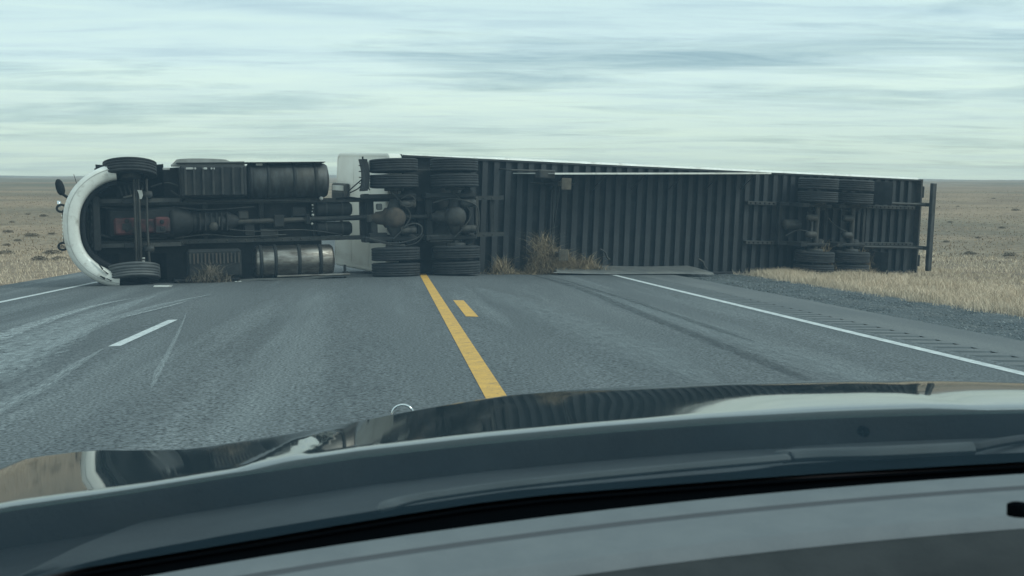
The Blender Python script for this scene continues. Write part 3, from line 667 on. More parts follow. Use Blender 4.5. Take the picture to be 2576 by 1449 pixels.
# upper side: battery and step box, fuel tank with straps
s0, s1 = hs(MT, 456, 0.45), hs(MT, 624, 0.45)
k = MB(); k.box(s0, s1, 0.42, 1.05, 1.74, 2.38, 0.04); BX = k.build('battery_box', 'grime', TRK)
for u in (470, 492, 515, 540, 563, 590, 612):
    s = hs(MT, u, 0.40); MB().box(s - 0.025, s + 0.025, 0.385, 0.42, 1.78, 2.34, 0.01).build('box_rib', 'grime_light', BX)
def tank(s0, s1, tc, zc, r, squash, m, name, straps):
    k = MB(); n = 28
    k.lathe([(0, s0 - 0.05), (r*0.55, s0 - 0.045), (r*0.9, s0 - 0.02), (r, s0 + 0.02), (r, s1 - 0.02), (r*0.9, s1 + 0.03), (r*0.55, s1 + 0.06), (0, s1 + 0.07)], 'x', n, (0, tc, 0))
    k.v = [(a, b, zc + c*squash) for a, b, c in k.v]; T = k.build(name, m, TRK)
    for s in straps:
        q = MB(); q.lathe([(r + 0.003, s - 0.035), (r + 0.014, s - 0.035), (r + 0.014, s + 0.035), (r + 0.003, s + 0.035)], 'x', n, (0, tc, 0)); q.v = [(a, b, zc + c*squash) for a, b, c in q.v]
        q.build('tank_strap', 'grime', T)
    return T
s2, s3 = hs(MT, 630, 0.5), hs(MT, 832, 0.5)
tank(s2, s3 - 0.05, 0.80, 2.06, 0.355, 1.0, 'aluminium_dirty', 'fuel_tank', [hs(MT, u, 0.45) for u in (636, 680, 746, 800)])
k = MB(); k.box(s0 - 0.05, s3 - 0.08, 0.50, 1.10, 2.425, 2.44); k.build('side_fairing', 'grime', TRK)
# buckled fairing flap above
a = hit(MT, 432, 416, 0.70); b = hit(MT, 614, 404, 0.70)
k = MB(); k.grid([[(a.x + f*(b.x - a.x), 0.62 + 0.40*q, a.z + 0.02 + (0.115*math.sin(PI*min(1, max(0, f*1.02))**0.6)**0.35 if 0 < f < 0.8 else (0.05 if f >= 0.8 else 0.0))*(1 - q*q*0.3) if q > 0 else a.z - 0.02) for f in np.linspace(0, 1, 16)] for q in (0, 0.02, 0.5, 1.0)], False)
k.build('fairing_flap', 'panel_grey', TRK)
k = MB(); k.box(a.x - 0.02, b.x, 0.60, 0.64, a.z - 0.03, a.z + 0.02, 0.01); k.build('fairing_edge', 'panel_grey', TRK)
for (u, w) in ((480, 26), (515, 12), (535, 10)):
    p = hit(MT, u, 424, 0.40); MB().box(p.x - w/250, p.x + w/250, 0.385, 0.41, p.z - 0.02, p.z + 0.02, 0.008).build('reflector', 'skirt', TRK)
for (u, v) in ((418, 425), (652, 414)):
    p = hit(MT, u, v, 0.6); MB().box(p.x - 0.07, p.x + 0.07, 0.58, 0.62, p.z - 0.022, p.z + 0.03, 0.01).build('step_light', 'skirt', TRK)
# lower side: aftertreatment box and polished tanks crushed on the asphalt
s0, s1 = hs(MT, 468, 0.45), hs(MT, 606, 0.45)
k = MB(); k.box(s0, s1, 0.50, 1.05, 0.10, 0.68, 0.05); LB = k.build('step_box', 'grime', TRK)
for i in range(14):
    s = s0 + 0.06 + (s1 - s0 - 0.12)*i/13; k = MB(); k.box(s - 0.018, s + 0.018, 0.478, 0.50, 0.38 + 0.03*random.random(), 0.60, 0.006); k.build('step_rib', 'rusty' if i % 3 else 'dusty_steel', LB)
s2, s3 = hs(MT, 644, 0.5), hs(MT, 842, 0.5)
tank(s2, s3 - 0.06, 0.80, 0.385, 0.335, 1.0, 'aluminium', 'fuel_tank', [hs(MT, u, 0.47) for u in (655, 692, 752, 806)])
a, b = hs(MT, 598, 0.35), hs(MT, 874, 0.35)
k = MB(); k.grid([[(a + (b - a)*f, 0.30 + 0.62*q, 0.035 + 0.035*f + 0.012*math.sin(f*9)) for f in np.linspace(0, 1, 14)] for q in (0, 0.03, 1)]); k.grid([[(a + (b - a)*f, 0.30, 0.035 + 0.035*f + 0.012*math.sin(f*9) - q) for f in np.linspace(0, 1, 14)] for q in (0, 0.03)])
k.build('side_fairing', 'skirt_grey', TRK)
MB().box(a + 0.75, b + 0.02, 0.27, 0.30, 0.075, 0.115, 0.012).build('fairing_trim', 'aluminium', TRK)
p = hit(MT, 600, 713, 0.25); MB().box(p.x - 0.09, p.x + 0.07, 0.22, 0.27, p.z - 0.02, p.z + 0.05, 0.02).build('fairing_clip', 'skirt', TRK)
c0, c1 = hs(MT, 432, 0.35), hs(MT, 600, 0.35)
MB().box(c0, c1, 0.34, 1.05, 0.03, 0.09, 0.02).build('side_fairing', 'black_plastic', TRK)
p = hit(MT, 868, 680, 0.5); k = MB(); k.box(p.x - 0.03, p.x + 0.02, 0.45, 0.52, p.z - 0.18, p.z + 0.12, 0.01); k.box(p.x - 0.28, p.x, 0.47, 0.50, p.z - 0.18, p.z - 0.14, 0.01); k.box(p.x - 0.06, p.x + 0.06, 0.46, 0.49, p.z - 0.06, p.z - 0.02, 0.005); k.build('fairing_bracket', 'grime', TRK)
# hoses, pipes and brackets under the cab
k = MB()
for (pts, r) in ((((250, 520), (330, 528), (440, 522), (520, 528), (640, 520)), 0.018), (((250, 590), (300, 600), (420, 598)), 0.03), (((430, 480), (470, 500), (560, 507), (700, 505), (800, 508)), 0.02),
                 (((440, 600), (520, 590), (600, 596), (720, 590)), 0.015), (((380, 470), (420, 460), (455, 470)), 0.02), (((560, 575), (640, 582), (760, 578), (860, 590)), 0.014)):
    k.tube(smooth_path([hit(MT, u, v, 0.72) for u, v in pts], 4), r, 6)
k.build('air_lines', 'grime_light', TRK)
for (u0, u1, v0, v1, t) in ((470, 500, 545, 585, 0.74), (615, 640, 560, 595, 0.78), (655, 700, 575, 600, 0.78), (690, 715, 540, 572, 0.70), (735, 770, 520, 545, 0.75), (440, 462, 575, 602, 0.72), (600, 625, 530, 552, 0.74)):
    p = hit(MT, u0, v1, t); q = hit(MT, u1, v0, t); MB().box(p.x, q.x, t, t + 0.14, p.z, q.z, 0.02).build('bracket', random.choice(['grime_light', 'dusty_steel', 'grime']), TRK)
# air tanks behind the cab
for (v0, v1) in ((508, 545), (556, 594)):
    p = hit(MT, 796, v1, 0.74); q = hit(MT, 888, v0, 0.74); r = (q.z - p.z)/2; zc_ = (p.z + q.z)/2
    k = MB(); k.lathe([(0, p.x), (r*0.7, p.x + 0.01), (r, p.x + 0.06), (r, q.x - 0.06), (r*0.7, q.x - 0.01), (0, q.x)], 'x', 20, (0, 0.74 + r, zc_)); AT = k.build('air_tank', 'grime', TRK)
    for f in (0.28, 0.72):
        s = p.x + (q.x - p.x)*f; kk = MB(); kk.lathe([(r + 0.002, s - 0.02), (r + 0.01, s - 0.02), (r + 0.01, s + 0.02), (r + 0.002, s + 0.02)], 'x', 20, (0, 0.74 + r, zc_)); kk.build('tank_strap', 'grime_light', AT)
k = MB()
for (u, v, r) in ((786, 516, 0.022), (787, 524, 0.014), (785, 532, 0.014), (787, 541, 0.030), (785, 563, 0.028), (808, 499, 0.045)):
    p = hit(MT, u, v, 0.66); MB().lathe([(0, -r), (r*0.7, -r*0.7), (r, 0), (r*0.7, r*0.7), (0, r)], 'z', 8, p).build('sky_gap_dot', 'skirt', TRK)  # pale beads stand in for bright sky seen through gaps
# tandem drive axles
for i, s in enumerate((S2, S3)):
    k = MB(); k.tube([(s, 0.515, 0.55), (s, 0.515, 0.85)], [0.075, 0.085], 12); k.tube([(s, 0.515, 0.85), (s, 0.515, 1.0), (s, 0.515, 1.25), (s, 0.515, 1.45), (s, 0.515, 1.65)], [0.09, 0.17, 0.24, 0.17, 0.09], 16)
    k.tube([(s, 0.515, 1.65), (s, 0.515, 1.95)], [0.085, 0.075], 12); AX = k.build('drive_axle', 'grime_light', TRK)
    k = MB(); k.lathe([(0, 0.245), (0.10, 0.25), (0.19, 0.28), (0.225, 0.36), (0.23, 0.5)], 'y', 20, (s - 0.02, 0, 1.25)); k.lathe([(0.08, s - 0.52), (0.09, s - 0.44), (0.13, s - 0.40), (0.15, s - 0.24), (0.21, s - 0.20), (0.22, s)], 'x', 16, (0, 0.58, 1.25)); k.build('differential', 'rusty' if i == 0 else 'grime_light', AX)
    for zz, inner in ((0.155, False), (0.485, True), (2.015, True), (2.345, False)):
        up = zz > 1.2
        wheel(TRK, (s, 0.515 + random.uniform(-0.01, 0.01), zz), TYRE, RIM_IN if inner else RIM_OUT, up != False, (rad(random.uniform(-0.8, 0.8)), rad(random.uniform(-0.8, 0.8))))
    for zz in (0.80, 1.70):
        k = MB(); k.lathe([(0, 0.48), (0.13, 0.49), (0.145, 0.55), (0.12, 0.62), (0.145, 0.70), (0.13, 0.76), (0, 0.77)], 'y', 18, (s + 0.30, 0, zz)); k.build('air_bag', 'rubber', TRK)
        k = MB(); k.box(s - 0.62, s + 0.45, 0.40, 0.47, zz - 0.05, zz + 0.05, 0.02); k.box(s - 0.68, s - 0.55, 0.40, 0.82, zz - 0.06, zz + 0.06, 0.02); k.build('suspension_arm', 'grime', TRK)
    for zz in (0.98, 1.53):
        k = MB(); k.lathe([(0, -0.20), (0.07, -0.20), (0.085, -0.12), (0.085, -0.02), (0.075, 0.0), (0.088, 0.02), (0.088, 0.10), (0.06, 0.14), (0, 0.14)], 'x', 14, (s + 0.28, 0.36, zz)); k.build('brake_chamber', 'grime_light' if zz > 1.2 else 'dusty_steel', TRK)
    k = MB(); k.tube(smooth_path([(s - 0.10, 0.32, 1.78), (s + 0.12, 0.30, 1.55), (s + 0.30, 0.34, 1.30), (s + 0.16, 0.30, 1.05), (s - 0.08, 0.33, 0.80)], 5), 0.016, 6); k.build('brake_hose', 'grime_light', TRK)
shaft((S2 + 0.24, 0.60, 1.26), (S3 - 0.58, 0.60, 1.26), 0.045).build('propshaft', 'grime_light', TRK)
# looped hoses under the rear axle and a torn harness
k = MB()
for (pts, r) in ((((930, 600), (985, 612), (1030, 606), (1058, 592), (1060, 570), (1040, 562), (1015, 572)), 0.022), (((940, 606), (1000, 618), (1045, 612), (1066, 590)), 0.016), (((1010, 500), (1030, 490), (1045, 505), (1030, 520), (1010, 515)), 0.014),
                 (((1090, 510), (1130, 500), (1170, 505), (1200, 520), (1205, 560), (1200, 590)), 0.02)):
    k.tube(smooth_path([hit(MT, u, v, 0.27) for u, v in pts], 5), r*0.8, 6)
k.build('brake_hose', 'grime_light', TRK)
for (u0, u1, v0, v1, t, m_) in ((922, 940, 500, 600, 0.75, 'grime'), (935, 950, 555, 590, 0.55, 'grime_light'), (948, 962, 512, 528, 0.48, 'skirt_grey'), (925, 936, 540, 560, 0.5, 'dusty_steel'), (1072, 1088, 500, 610, 0.62, 'grime'), (1196, 1204, 495, 590, 0.6, 'dusty_steel'), (930, 975, 585, 612, 0.45, 'grime'), (1080, 1140, 590, 610, 0.42, 'grime_light')):
    p = hit(MT, u0, v1, t); q = hit(MT, u1, v0, t); MB().box(p.x, q.x, t, t + 0.12, p.z, q.z, 0.02).build('bracket', m_, TRK)
# fifth wheel plate
k = MB(); k.lathe([(0, 1.10), (0.46, 1.10), (0.46, 1.16), (0, 1.17)], 'y', 24, (7.31, 0, 1.25)); k.box(7.0, 7.6, 1.06, 1.10, 0.85, 1.65, 0.02); k.build('fifth_wheel', 'grime', TRK)
# front mud flap with its hanger, coiled air line, rear flaps
p = hit(MT, 907, 480, 0.30); q = hit(MT, 925, 400, 0.30)
k = MB(); k.grid([[(p.x + 0.06 + 0.05*math.sin(f*PI) + dx, 0.28 + 0.5*w, p.z + (q.z - p.z)*f) for w, dx in ((0, 0), (0, 0.09), (1, 0.09), (1, 0), (0, 0))] for f in np.linspace(0, 1, 8)], False); FL = k.build('mud_flap', 'rubber', TRK)
k = MB()
for f in np.linspace(0.05, 0.98, 6):
    z_ = p.z + (q.z - p.z)*f; MB().tube([(p.x + 0.04, 0.27, z_), (p.x - 0.03, 0.27, z_)], 0.012, 6).build('flap_bolt', 'grime', FL)
MB().tube([(p.x + 0.10, 0.5, q.z), (p.x + 0.10, 0.5, q.z + 0.06)], 0.02, 6).build('flap_bolt', 'grime', FL)
k = MB()
for (v0, v1) in ((405, 428), (440, 446), (460, 470)):
    pa = hit(MT, 931, v0, 0.5); pb = hit(MT, 940, v1, 0.5); MB().box(pa.x - 0.03, pb.x, 0.5, 0.55, pb.z, pa.z, 0.01).build('fender_bracket', 'skirt', TRK)
pa = hit(MT, 878, 482, 0.9); pb = hit(MT, 912, 452, 0.7); pts = []
for i in range(90):
    f = i/89; c = pa.lerp(pb, f); w = f*9*2*PI; pts.append(c + Vector((0.0, math.cos(w), 0.0))*0.045 + Vector((0.7, 0, 0.7))*math.sin(w)*0.045 + Vector((-1, 0, 1))*0.01)
k = MB(); k.tube(pts, 0.009, 5); k.build('coiled_air_line', 'black_plastic', TRK)
k = MB(); k.tube(smooth_path([hit(MT, 880, 485, 0.8), hit(MT, 900, 475, 0.75), hit(MT, 918, 460, 0.6), hit(MT, 930, 478, 0.5)]), 0.014, 6); k.tube(smooth_path([hit(MT, 845, 500, 0.8), hit(MT, 880, 497, 0.75), hit(MT, 920, 503, 0.6)]), 0.022, 6); k.build('air_lines', 'black_plastic', TRK)

# ================================================================== the trailer
TRL = thing('box_trailer', 'long white box trailer lying on its side, ribbed underside facing the road', 'trailer', MR)
LEN, WID, HGT = 16.15, 2.60, 2.85
# body: roof, side walls, rear doors, floor
def rrect(y0, y1, z0, z1, r, n=5):
    pts = []
    for (cy, cz, a0) in ((y1 - r, z1 - r, 0), (y0 + r, z1 - r, PI/2), (y0 + r, z0 + r, PI), (y1 - r, z0 + r, 1.5*PI)):
        for a in np.linspace(0, PI/2, n): pts.append((cy + r*math.cos(a0 + a), cz + r*math.sin(a0 + a)))
    return pts
rr = rrect(0.135, HGT, 0.03, WID - 0.005, 0.03); k = MB()
k.grid([[(s, y, z) for y, z in rr + rr[:1]] for s in (0.06, LEN)], False); k.add([(LEN, y, z) for y, z in rr], [tuple(range(len(rr)))]); k.build('trailer_body', 'trailer_white', TRL)
r0, r1, r2 = rrect(-0.01, HGT + 0.01, 0.015, WID + 0.01, 0.15), rrect(0.015, HGT - 0.015, 0.04, WID - 0.015, 0.13), rrect(0.05, HGT - 0.05, 0.075, WID - 0.05, 0.11)
k = MB(); k.grid([[(s, y, z) for y, z in rp + rp[:1]] for s, rp in ((0.30, r0), (0.012, r0), (0.0, r1), (0.0, r2), (0.012, r2))], False); k.add([(0.012, y, z) for y, z in r2], [tuple(range(len(r2)))[::-1]])
NOSE = k.build('nose_panel', 'trailer_white', TRL)
for y in (0.95, 1.90): MB().box(0.004, 0.012, y - 0.02, y + 0.02, 0.10, WID - 0.08, 0.003).build('panel_rib', 'trailer_white', NOSE)
# connector box on the nose
p = hit(MR, 842, 500, 2.3); 
def nose_pt(u, v):                                # pixel on the plane s = 0
    Mi = MR.inverted(); o = Mi @ CAMP; d = Mi.to_3x3() @ ray(u, v); q = (0 - o.x)/d.x; return o + d*q
a, b = nose_pt(843, 500), nose_pt(880, 462)
y0, y1 = min(a.y, b.y), max(a.y, b.y)
k = MB(); k.box(-0.10, 0.010, y0, y1, a.z, b.z, 0.03); NB = k.build('connector_box', 'dusty_steel', TRL)
MB().box(-0.115, -0.10, y0 + 0.12, y1 - 0.12, a.z + 0.03, a.z + 0.15, 0.005).build('connector_socket', 'grime', NB); MB().box(-0.118, -0.10, y0 + 0.1, y1 - 0.1, a.z + 0.20, b.z - 0.05, 0.005).build('box_cover', 'skirt', NB)
for z in (a.z + 0.06,):
    kk = MB(); kk.lathe([(0.07, -0.10), (0.07, -0.14), (0.04, -0.15), (0, -0.15)], 'x', 12, (0, (y0 + y1)/2, a.z - 0.08)); kk.build('air_coupling', 'skirt', NB)
# upper side wall, slightly bowed: the bright line along the top
k = MB(); ss = np.linspace(0.31, LEN - 0.05, 60)
k.grid([[(s, y, WID - 0.005 + max(0.012, dz*min(1.0, (s - 0.3)/2.5)) if dz > 0 else WID - 0.02) for s in ss] for y, dz in ((0.012, -0.004), (0.030, 0.028), (0.07, 0.046), (1.4, 0.050), (HGT - 0.1, 0.02))]); k.build('side_wall', 'white_paint', TRL)
for z0, z1 in ((WID - 0.055, WID - 0.008), (0.0, 0.05)):
    k = MB(); k.box(0.32, LEN, -0.03, 0.14, z0, z1, 0.006); k.build('bottom_rail', 'crossmember', TRL)
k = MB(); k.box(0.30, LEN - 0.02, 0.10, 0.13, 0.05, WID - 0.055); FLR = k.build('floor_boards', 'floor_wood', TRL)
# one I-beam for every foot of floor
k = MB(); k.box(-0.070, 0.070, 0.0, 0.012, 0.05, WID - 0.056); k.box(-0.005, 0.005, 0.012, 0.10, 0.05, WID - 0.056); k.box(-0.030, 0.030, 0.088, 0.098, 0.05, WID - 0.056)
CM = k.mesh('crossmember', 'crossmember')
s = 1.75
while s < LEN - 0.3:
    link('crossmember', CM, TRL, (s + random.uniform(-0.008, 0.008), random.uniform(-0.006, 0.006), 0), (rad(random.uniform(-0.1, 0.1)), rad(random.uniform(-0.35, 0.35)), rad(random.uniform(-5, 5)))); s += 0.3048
# upper coupler
k = MB(); k.box(0.32, 1.62, -0.02, 0.09, 0.30, WID - 0.30, 0.02); k.lathe([(0, -0.10), (0.04, -0.10), (0.03, -0.06), (0.045, -0.02)], 'y', 12, (0.9, 0, WID/2)); k.build('coupler_plate', 'grime', TRL)
# landing gear
sg = 4.0
for z in (0.50, 2.10):
    k = MB(); k.box(sg - 0.065, sg + 0.065, -0.55, 0.08, z - 0.065, z + 0.065, 0.012); LG = k.build('landing_leg', 'grime_light', TRL)
    k = MB(); k.box(sg - 0.05, sg + 0.05, -0.80, -0.55, z - 0.05, z + 0.05, 0.008); k.box(sg - 0.13, sg + 0.13, -0.83, -0.80, z - 0.13, z + 0.13, 0.01); k.build('landing_foot', 'brown_dust', LG)
    k = MB(); k.tube([(sg, -0.45, z), (sg + 0.75, 0.02, z)], 0.028, 8); k.tube([(sg, -0.40, z), (sg - 0.45, 0.02, z)], 0.024, 8); k.build('leg_brace', 'grime_light', LG)
k = MB(); k.tube([(sg, -0.30, 0.50), (sg, -0.30, 2.10)], 0.026, 8); k.tube([(sg + 0.08, -0.12, 0.55), (sg + 0.08, -0.42, 2.06)], 0.022, 8); k.build('cross_shaft', 'grime', TRL)
k = MB(); pa = hit(MR, 1286, 428, -0.5); pb = hit(MR, 1362, 430, -0.5); k.tube([pa, pb], 0.022, 8); k.tube([pa, pa + Vector((0, 0.5, 0.02))], 0.018, 6); k.build('crank_handle', 'dusty_steel', TRL)
pa = hit(MR, 1358, 448, -0.62); pb = hit(MR, 1398, 428, -0.62); k = MB(); k.box(pa.x, pb.x, -0.62, -0.40, pa.z, pb.z, 0.02); k.build('gear_housing', 'dusty_steel', TRL)
# side skirts: intact above, folded on the ground below
sA, sB = hs(MR, 1384, -0.72, 437), hs(MR, 1938, -0.72, 437)
k = MB(); zt = WID - 0.05
poly = [(sA - 0.55, -0.02), (sA + 0.12, -0.74), (sB, -0.74), (sB + 0.05, -0.02)]
zA, zB = hz(MR, 1384, 438, -0.72), hz(MR, 1938, 437, -0.72)
def zsk(s): return zA + (zB - zA)*(s - sA)/(sB - sA)
k.prism([(s, y, zsk(s)) for s, y in poly], (0, 0, 0.018)); SK = k.build('side_skirt', 'skirt', TRL)
for i in range(6):
    s = sA + 0.5 + (sB - sA - 0.8)*i/5; kk = MB(); kk.tube([(s, -0.55, zsk(s) - 0.01), (s, 0.03, zsk(s) - 0.40)], 0.014, 6); kk.build('skirt_strut', 'grime_light', SK)
kk = MB(); kk.grid([[(s, -0.745 + dy, zsk(s) + dz) for dy, dz in ((0.02, -0.008), (-0.012, -0.008), (-0.012, 0.030), (0.02, 0.030))] for s in np.linspace(sA + 0.1, sB, 12)], False); kk.build('skirt_edge', 'white_paint', SK)
sA2, sB2 = hs(MR, 1440, -0.95, 672), hs(MR, 1790, -0.95, 680)
k = MB(); rows = []
for q, (y, dz) in enumerate(((-0.02, 0.20), (-0.35, 0.185), (-0.70, 0.165), (-1.02, 0.14), (-1.05, 0.115))):
    rows.append([(sA2 + (sB2 - sA2)*f - 0.15*q*(1 - f), y, dz + 0.012*math.sin(f*7 + q*0.6) - 0.012*f*q) for f in np.linspace(0, 1, 16)])
k.grid(rows); k.build('bent_skirt', 'skirt_grey', TRL)
for (u, v, r_) in ((1520, 640, 0.5), (1766, 664, -0.4)):
    p = hit(MR, u, v, -0.9); k = MB(); k.tube(smooth_path([p + Vector((-0.12, 0, 0.12)), p + Vector((0.0, -0.03, 0.05)), p + Vector((0.08, 0, -0.06)), p + Vector((0.16, 0, -0.12))]), 0.022, 6); k.build('torn_strut', 'dusty_steel', TRL)
# sliding tandem
for z in (0.80, 1.80):
    k = MB(); k.box(9.9, 15.9, -0.13, -0.005, z - 0.045, z + 0.045, 0.008); SR = k.build('slider_rail', 'grime_light', TRL)
    k = MB()
    for s in np.arange(10.0, 15.8, 0.152): k.lathe([(0.022, -0.131), (0.022, -0.134), (0, -0.1345)], 'y', 8, (s, 0, z))
    k.build('slider_hole_discs', 'void_black', SR)  # black discs on the rail paint in the dark of open holes
    k = MB(); k.box(10.85, 13.9, -0.28, -0.13, z - 0.05, z + 0.05, 0.01); k.build('bogie_beam', 'grime', TRL)
for s in (10.9, 12.45, 13.85): MB().box(s - 0.05, s + 0.05, -0.26, -0.15, 0.85, 1.75, 0.01).build('bogie_crossmember', 'grime', TRL)
TA = (11.80, 13.05)
for i, s in enumerate(TA):
    k = MB(); k.tube([(s, -0.62, 0.45), (s, -0.62, 2.15)], 0.066, 14); k.build('trailer_axle', 'dusty_steel', TRL)
    for zz, inner in ((0.155, False), (0.485, True), (2.015, True), (2.345, False)): wheel(TRL, (s, -0.60, zz), TYRE, RIM_IN if inner else RIM_OUT, zz > 1.2, (rad(random.uniform(-1, 1)), 0))
    for zz in (0.80, 1.80):
        k = MB(); k.lathe([(0, -0.50), (0.13, -0.49), (0.145, -0.42), (0.12, -0.36), (0.145, -0.30), (0, -0.27)], 'y', 16, (s + 0.32, 0, zz)); k.build('air_bag', 'rubber', TRL)
        k = MB(); k.prism([(s - 0.56, -0.70, zz - 0.05), (s - 0.40, -0.75, zz - 0.05), (s - 0.36, -0.26, zz - 0.05), (s - 0.66, -0.26, zz - 0.05)], (0, 0, 0.10)); k.box(s - 0.50, s + 0.42, -0.72, -0.60, zz - 0.04, zz + 0.04, 0.02); k.build('axle_hanger', 'grime', TRL)
    for zz in (1.05, 1.48):
        k = MB(); k.lathe([(0, -0.18), (0.07, -0.18), (0.085, -0.10), (0.085, 0.0), (0.088, 0.10), (0.06, 0.13), (0, 0.13)], 'x', 14, (s - 0.24, -0.72, zz)); k.build('brake_chamber', 'dusty_steel' if i == 0 else 'grime_light', TRL)
k = MB(); k.lathe([(0, 10.95), (0.10, 10.96), (0.13, 11.02), (0.13, 11.42), (0.10, 11.48), (0, 11.49)], 'x', 16, (0, -0.32, 1.28)); k.build('air_tank', 'grime_light', TRL)
k = MB()
for pts in (((10.95, -0.42, 1.0), (11.3, -0.5, 1.15), (11.6, -0.75, 1.10)), ((12.1, -0.7, 1.5), (12.5, -0.55, 1.3), (12.85, -0.75, 1.1)), ((11.5, -0.55, 1.6), (12.3, -0.45, 1.75), (13.1, -0.6, 1.65))): k.tube(smooth_path(pts, 5), 0.016, 6)
k.build('brake_hose', 'grime_light', TRL)
for zz in (0.32, 2.18):
    k = MB(); k.box(14.05, 14.07, -1.0, -0.05, zz - 0.30, zz + 0.30, 0.004); k.build('mud_flap', 'rubber', TRL)
k = MB(); pa = hit(MR, 2042, 578, -0.6); k.box(pa.x - 0.04, pa.x + 0.04, -0.62, -0.5, pa.z - 0.24, pa.z + 0.30, 0.015); k.build('spring_plate', 'aluminium_dirty', TRL)
# rear frame, doors and underride guard
k = MB(); k.box(LEN, LEN + 0.07, -0.06, HGT, 0.0, 0.10, 0.01); k.box(LEN, LEN + 0.07, -0.06, HGT, WID - 0.10, WID, 0.01); k.box(LEN, LEN + 0.068, -0.06, 0.16, 0.10, WID - 0.10, 0.01); k.box(LEN, LEN + 0.068, HGT - 0.12, HGT - 0.002, 0.10, WID - 0.10, 0.01); RF = k.build('rear_frame', 'dusty_steel', TRL)
for z0, z1 in ((0.11, 1.295), (1.305, WID - 0.11)):
    D = MB().box(LEN + 0.005, LEN + 0.05, 0.17, HGT - 0.13, z0, z1, 0.008).build('rear_door', 'trailer_white', TRL)
    zc_ = z1 - 0.25 if z0 < 1 else z0 + 0.25; kk = MB(); kk.tube([(LEN + 0.08, 0.1, zc_), (LEN + 0.08, HGT - 0.1, zc_)], 0.016, 8); kk.build('lock_rod', 'dusty_steel', D)
for z in (0.35, 2.25): MB().box(LEN + 0.068, LEN + 0.16, -0.05, 0.12, z - 0.16, z + 0.16, 0.02).build('tail_lamp', 'lamp_red' if z < 0 else 'grime', RF)
zg0, zg1 = hz(MR, 2326, 682, -0.62), hz(MR, 2326, 460, -0.62)
UG = MB().box(LEN - 0.22, LEN - 0.08, -0.68, -0.56, zg0, zg1, 0.012).build('underride_guard', 'aluminium_dirty', TRL)
for v in (514, 624):
    z = hz(MR, 2305, v, -0.5); k = MB(); k.box(LEN - 0.20, LEN - 0.10, -0.56, 0.02, z - 0.05, z + 0.05, 0.01); k.tube([(LEN - 0.25, -0.45, z), (LEN - 2.3, -0.12, z)], 0.035, 8); k.build('guard_arm', 'grime_light', UG)

# ------------------------------------------------------------------ dry brush caught by the wreck
def brush(name, label, base, sx_, sy_, h, n, m, cat='brush', heapf=None, lean=0.8, w=(0.006, 0.014), group=None):
    x = RNG.normal(0, sx_, n); y = RNG.normal(0, sy_, n)
    prof = heapf(x) if heapf else np.exp(-(x/sx_)**2*0.5)
    z0 = RNG.random(n)*prof*h*0.75
    hh = RNG.uniform(0.06, 0.26, n)*(0.6 + 0.6*prof)*np.where(RNG.random(n) < 0.45, -0.8, 1.0)
    V, Fc = blades(x, y, z0, hh, RNG.uniform(w[0], w[1], n), lean*2.4); V[:, 2] = np.maximum(V[:, 2], 0.004)
    o = bulk(name, V, Fc, m, label=label, category=cat); o.location = base
    if group: o['group'] = group
    return o
def on_ground(p):
    z = float(road_z(p.x, p.y)) if XL_SH < p.x < XR_SH else float(ground_z(p.x, p.y)); return Vector((p.x, p.y, z))
def wp(M, s, t): q = M @ Vector((s, t, 0)); return on_ground(q)
sC = hs(MR, 1420, -0.8, 640)
ob = brush('brush_heap', 'big heap of dry tan brush piled against the trailer landing gear', wp(MR, sC, -0.45), 0.62, 0.18, 1.10, 5200, 'twig', heapf=lambda x: np.clip(np.exp(-((x + 0.38)/0.20)**2) + 0.55*np.exp(-((x - 0.0)/0.45)**2) + 0.22*np.exp(-((x - 0.7)/0.6)**2), 0, 1), w=(0.0035, 0.008), lean=1.6)
ob.rotation_euler = (0, 0, rad(25))
for (M, u, v, t, sx_, h, n, lab) in ((MR, 1262, 668, -0.45, 0.16, 0.30, 500, 'small tuft of torn grass beside the rear drive tyres of the tractor'),
        (MR, 1478, 640, -0.55, 0.28, 0.40, 700, 'loose grey weeds leaning on the bent trailer skirt'),
        (MR, 2172, 650, -0.75, 0.14, 0.75, 900, 'upright wisp of brown grass wedged behind the trailer tyres'),
        (MR, 2075, 600, -0.70, 0.22, 1.05, 700, 'dry tumbleweed caught between the two trailer axles')):
    o = brush('grass_clump', lab, wp(MR, hs(M, u, t, v), t), sx_, 0.10, h, n, 'twig', 'grass clump'); o.rotation_euler = (0, 0, rad(25))
o = brush('weed_tangle', 'tangle of dark weeds jammed under the crushed tractor step box', wp(MT, hs(MT, 530, 0.35, 690), 0.28), 0.22, 0.08, 0.30, 700, 'sage', 'weeds'); o.rotation_euler = (0, 0, rad(12))
p = hit(MT, 1998/1.0 if False else 1262, 688, 0.1)
k = MB(); q = gpt(1256, 690); k.prism([(q.x + dx, q.y + dy, q.z + 0.004) for dx, dy in ((-0.09, -0.03), (0.07, -0.06), (0.10, 0.05), (-0.02, 0.07))], (0.01, 0, 0.035)); k.build('plastic_shard', 'skirt', label='small white plastic shard on the asphalt near the drive tyres', category='debris')
k = MB(); q = gpt(408, 722); k.prism([(q.x + dx, q.y + dy, q.z + 0.004) for dx, dy in ((-0.16, -0.03), (0.12, -0.05), (0.17, 0.03), (-0.05, 0.06))], (0.02, 0, 0.03)); k.build('trim_fragment', 'white_paint', label='flat white trim fragment on the asphalt by the lower front tyre', category='debris')
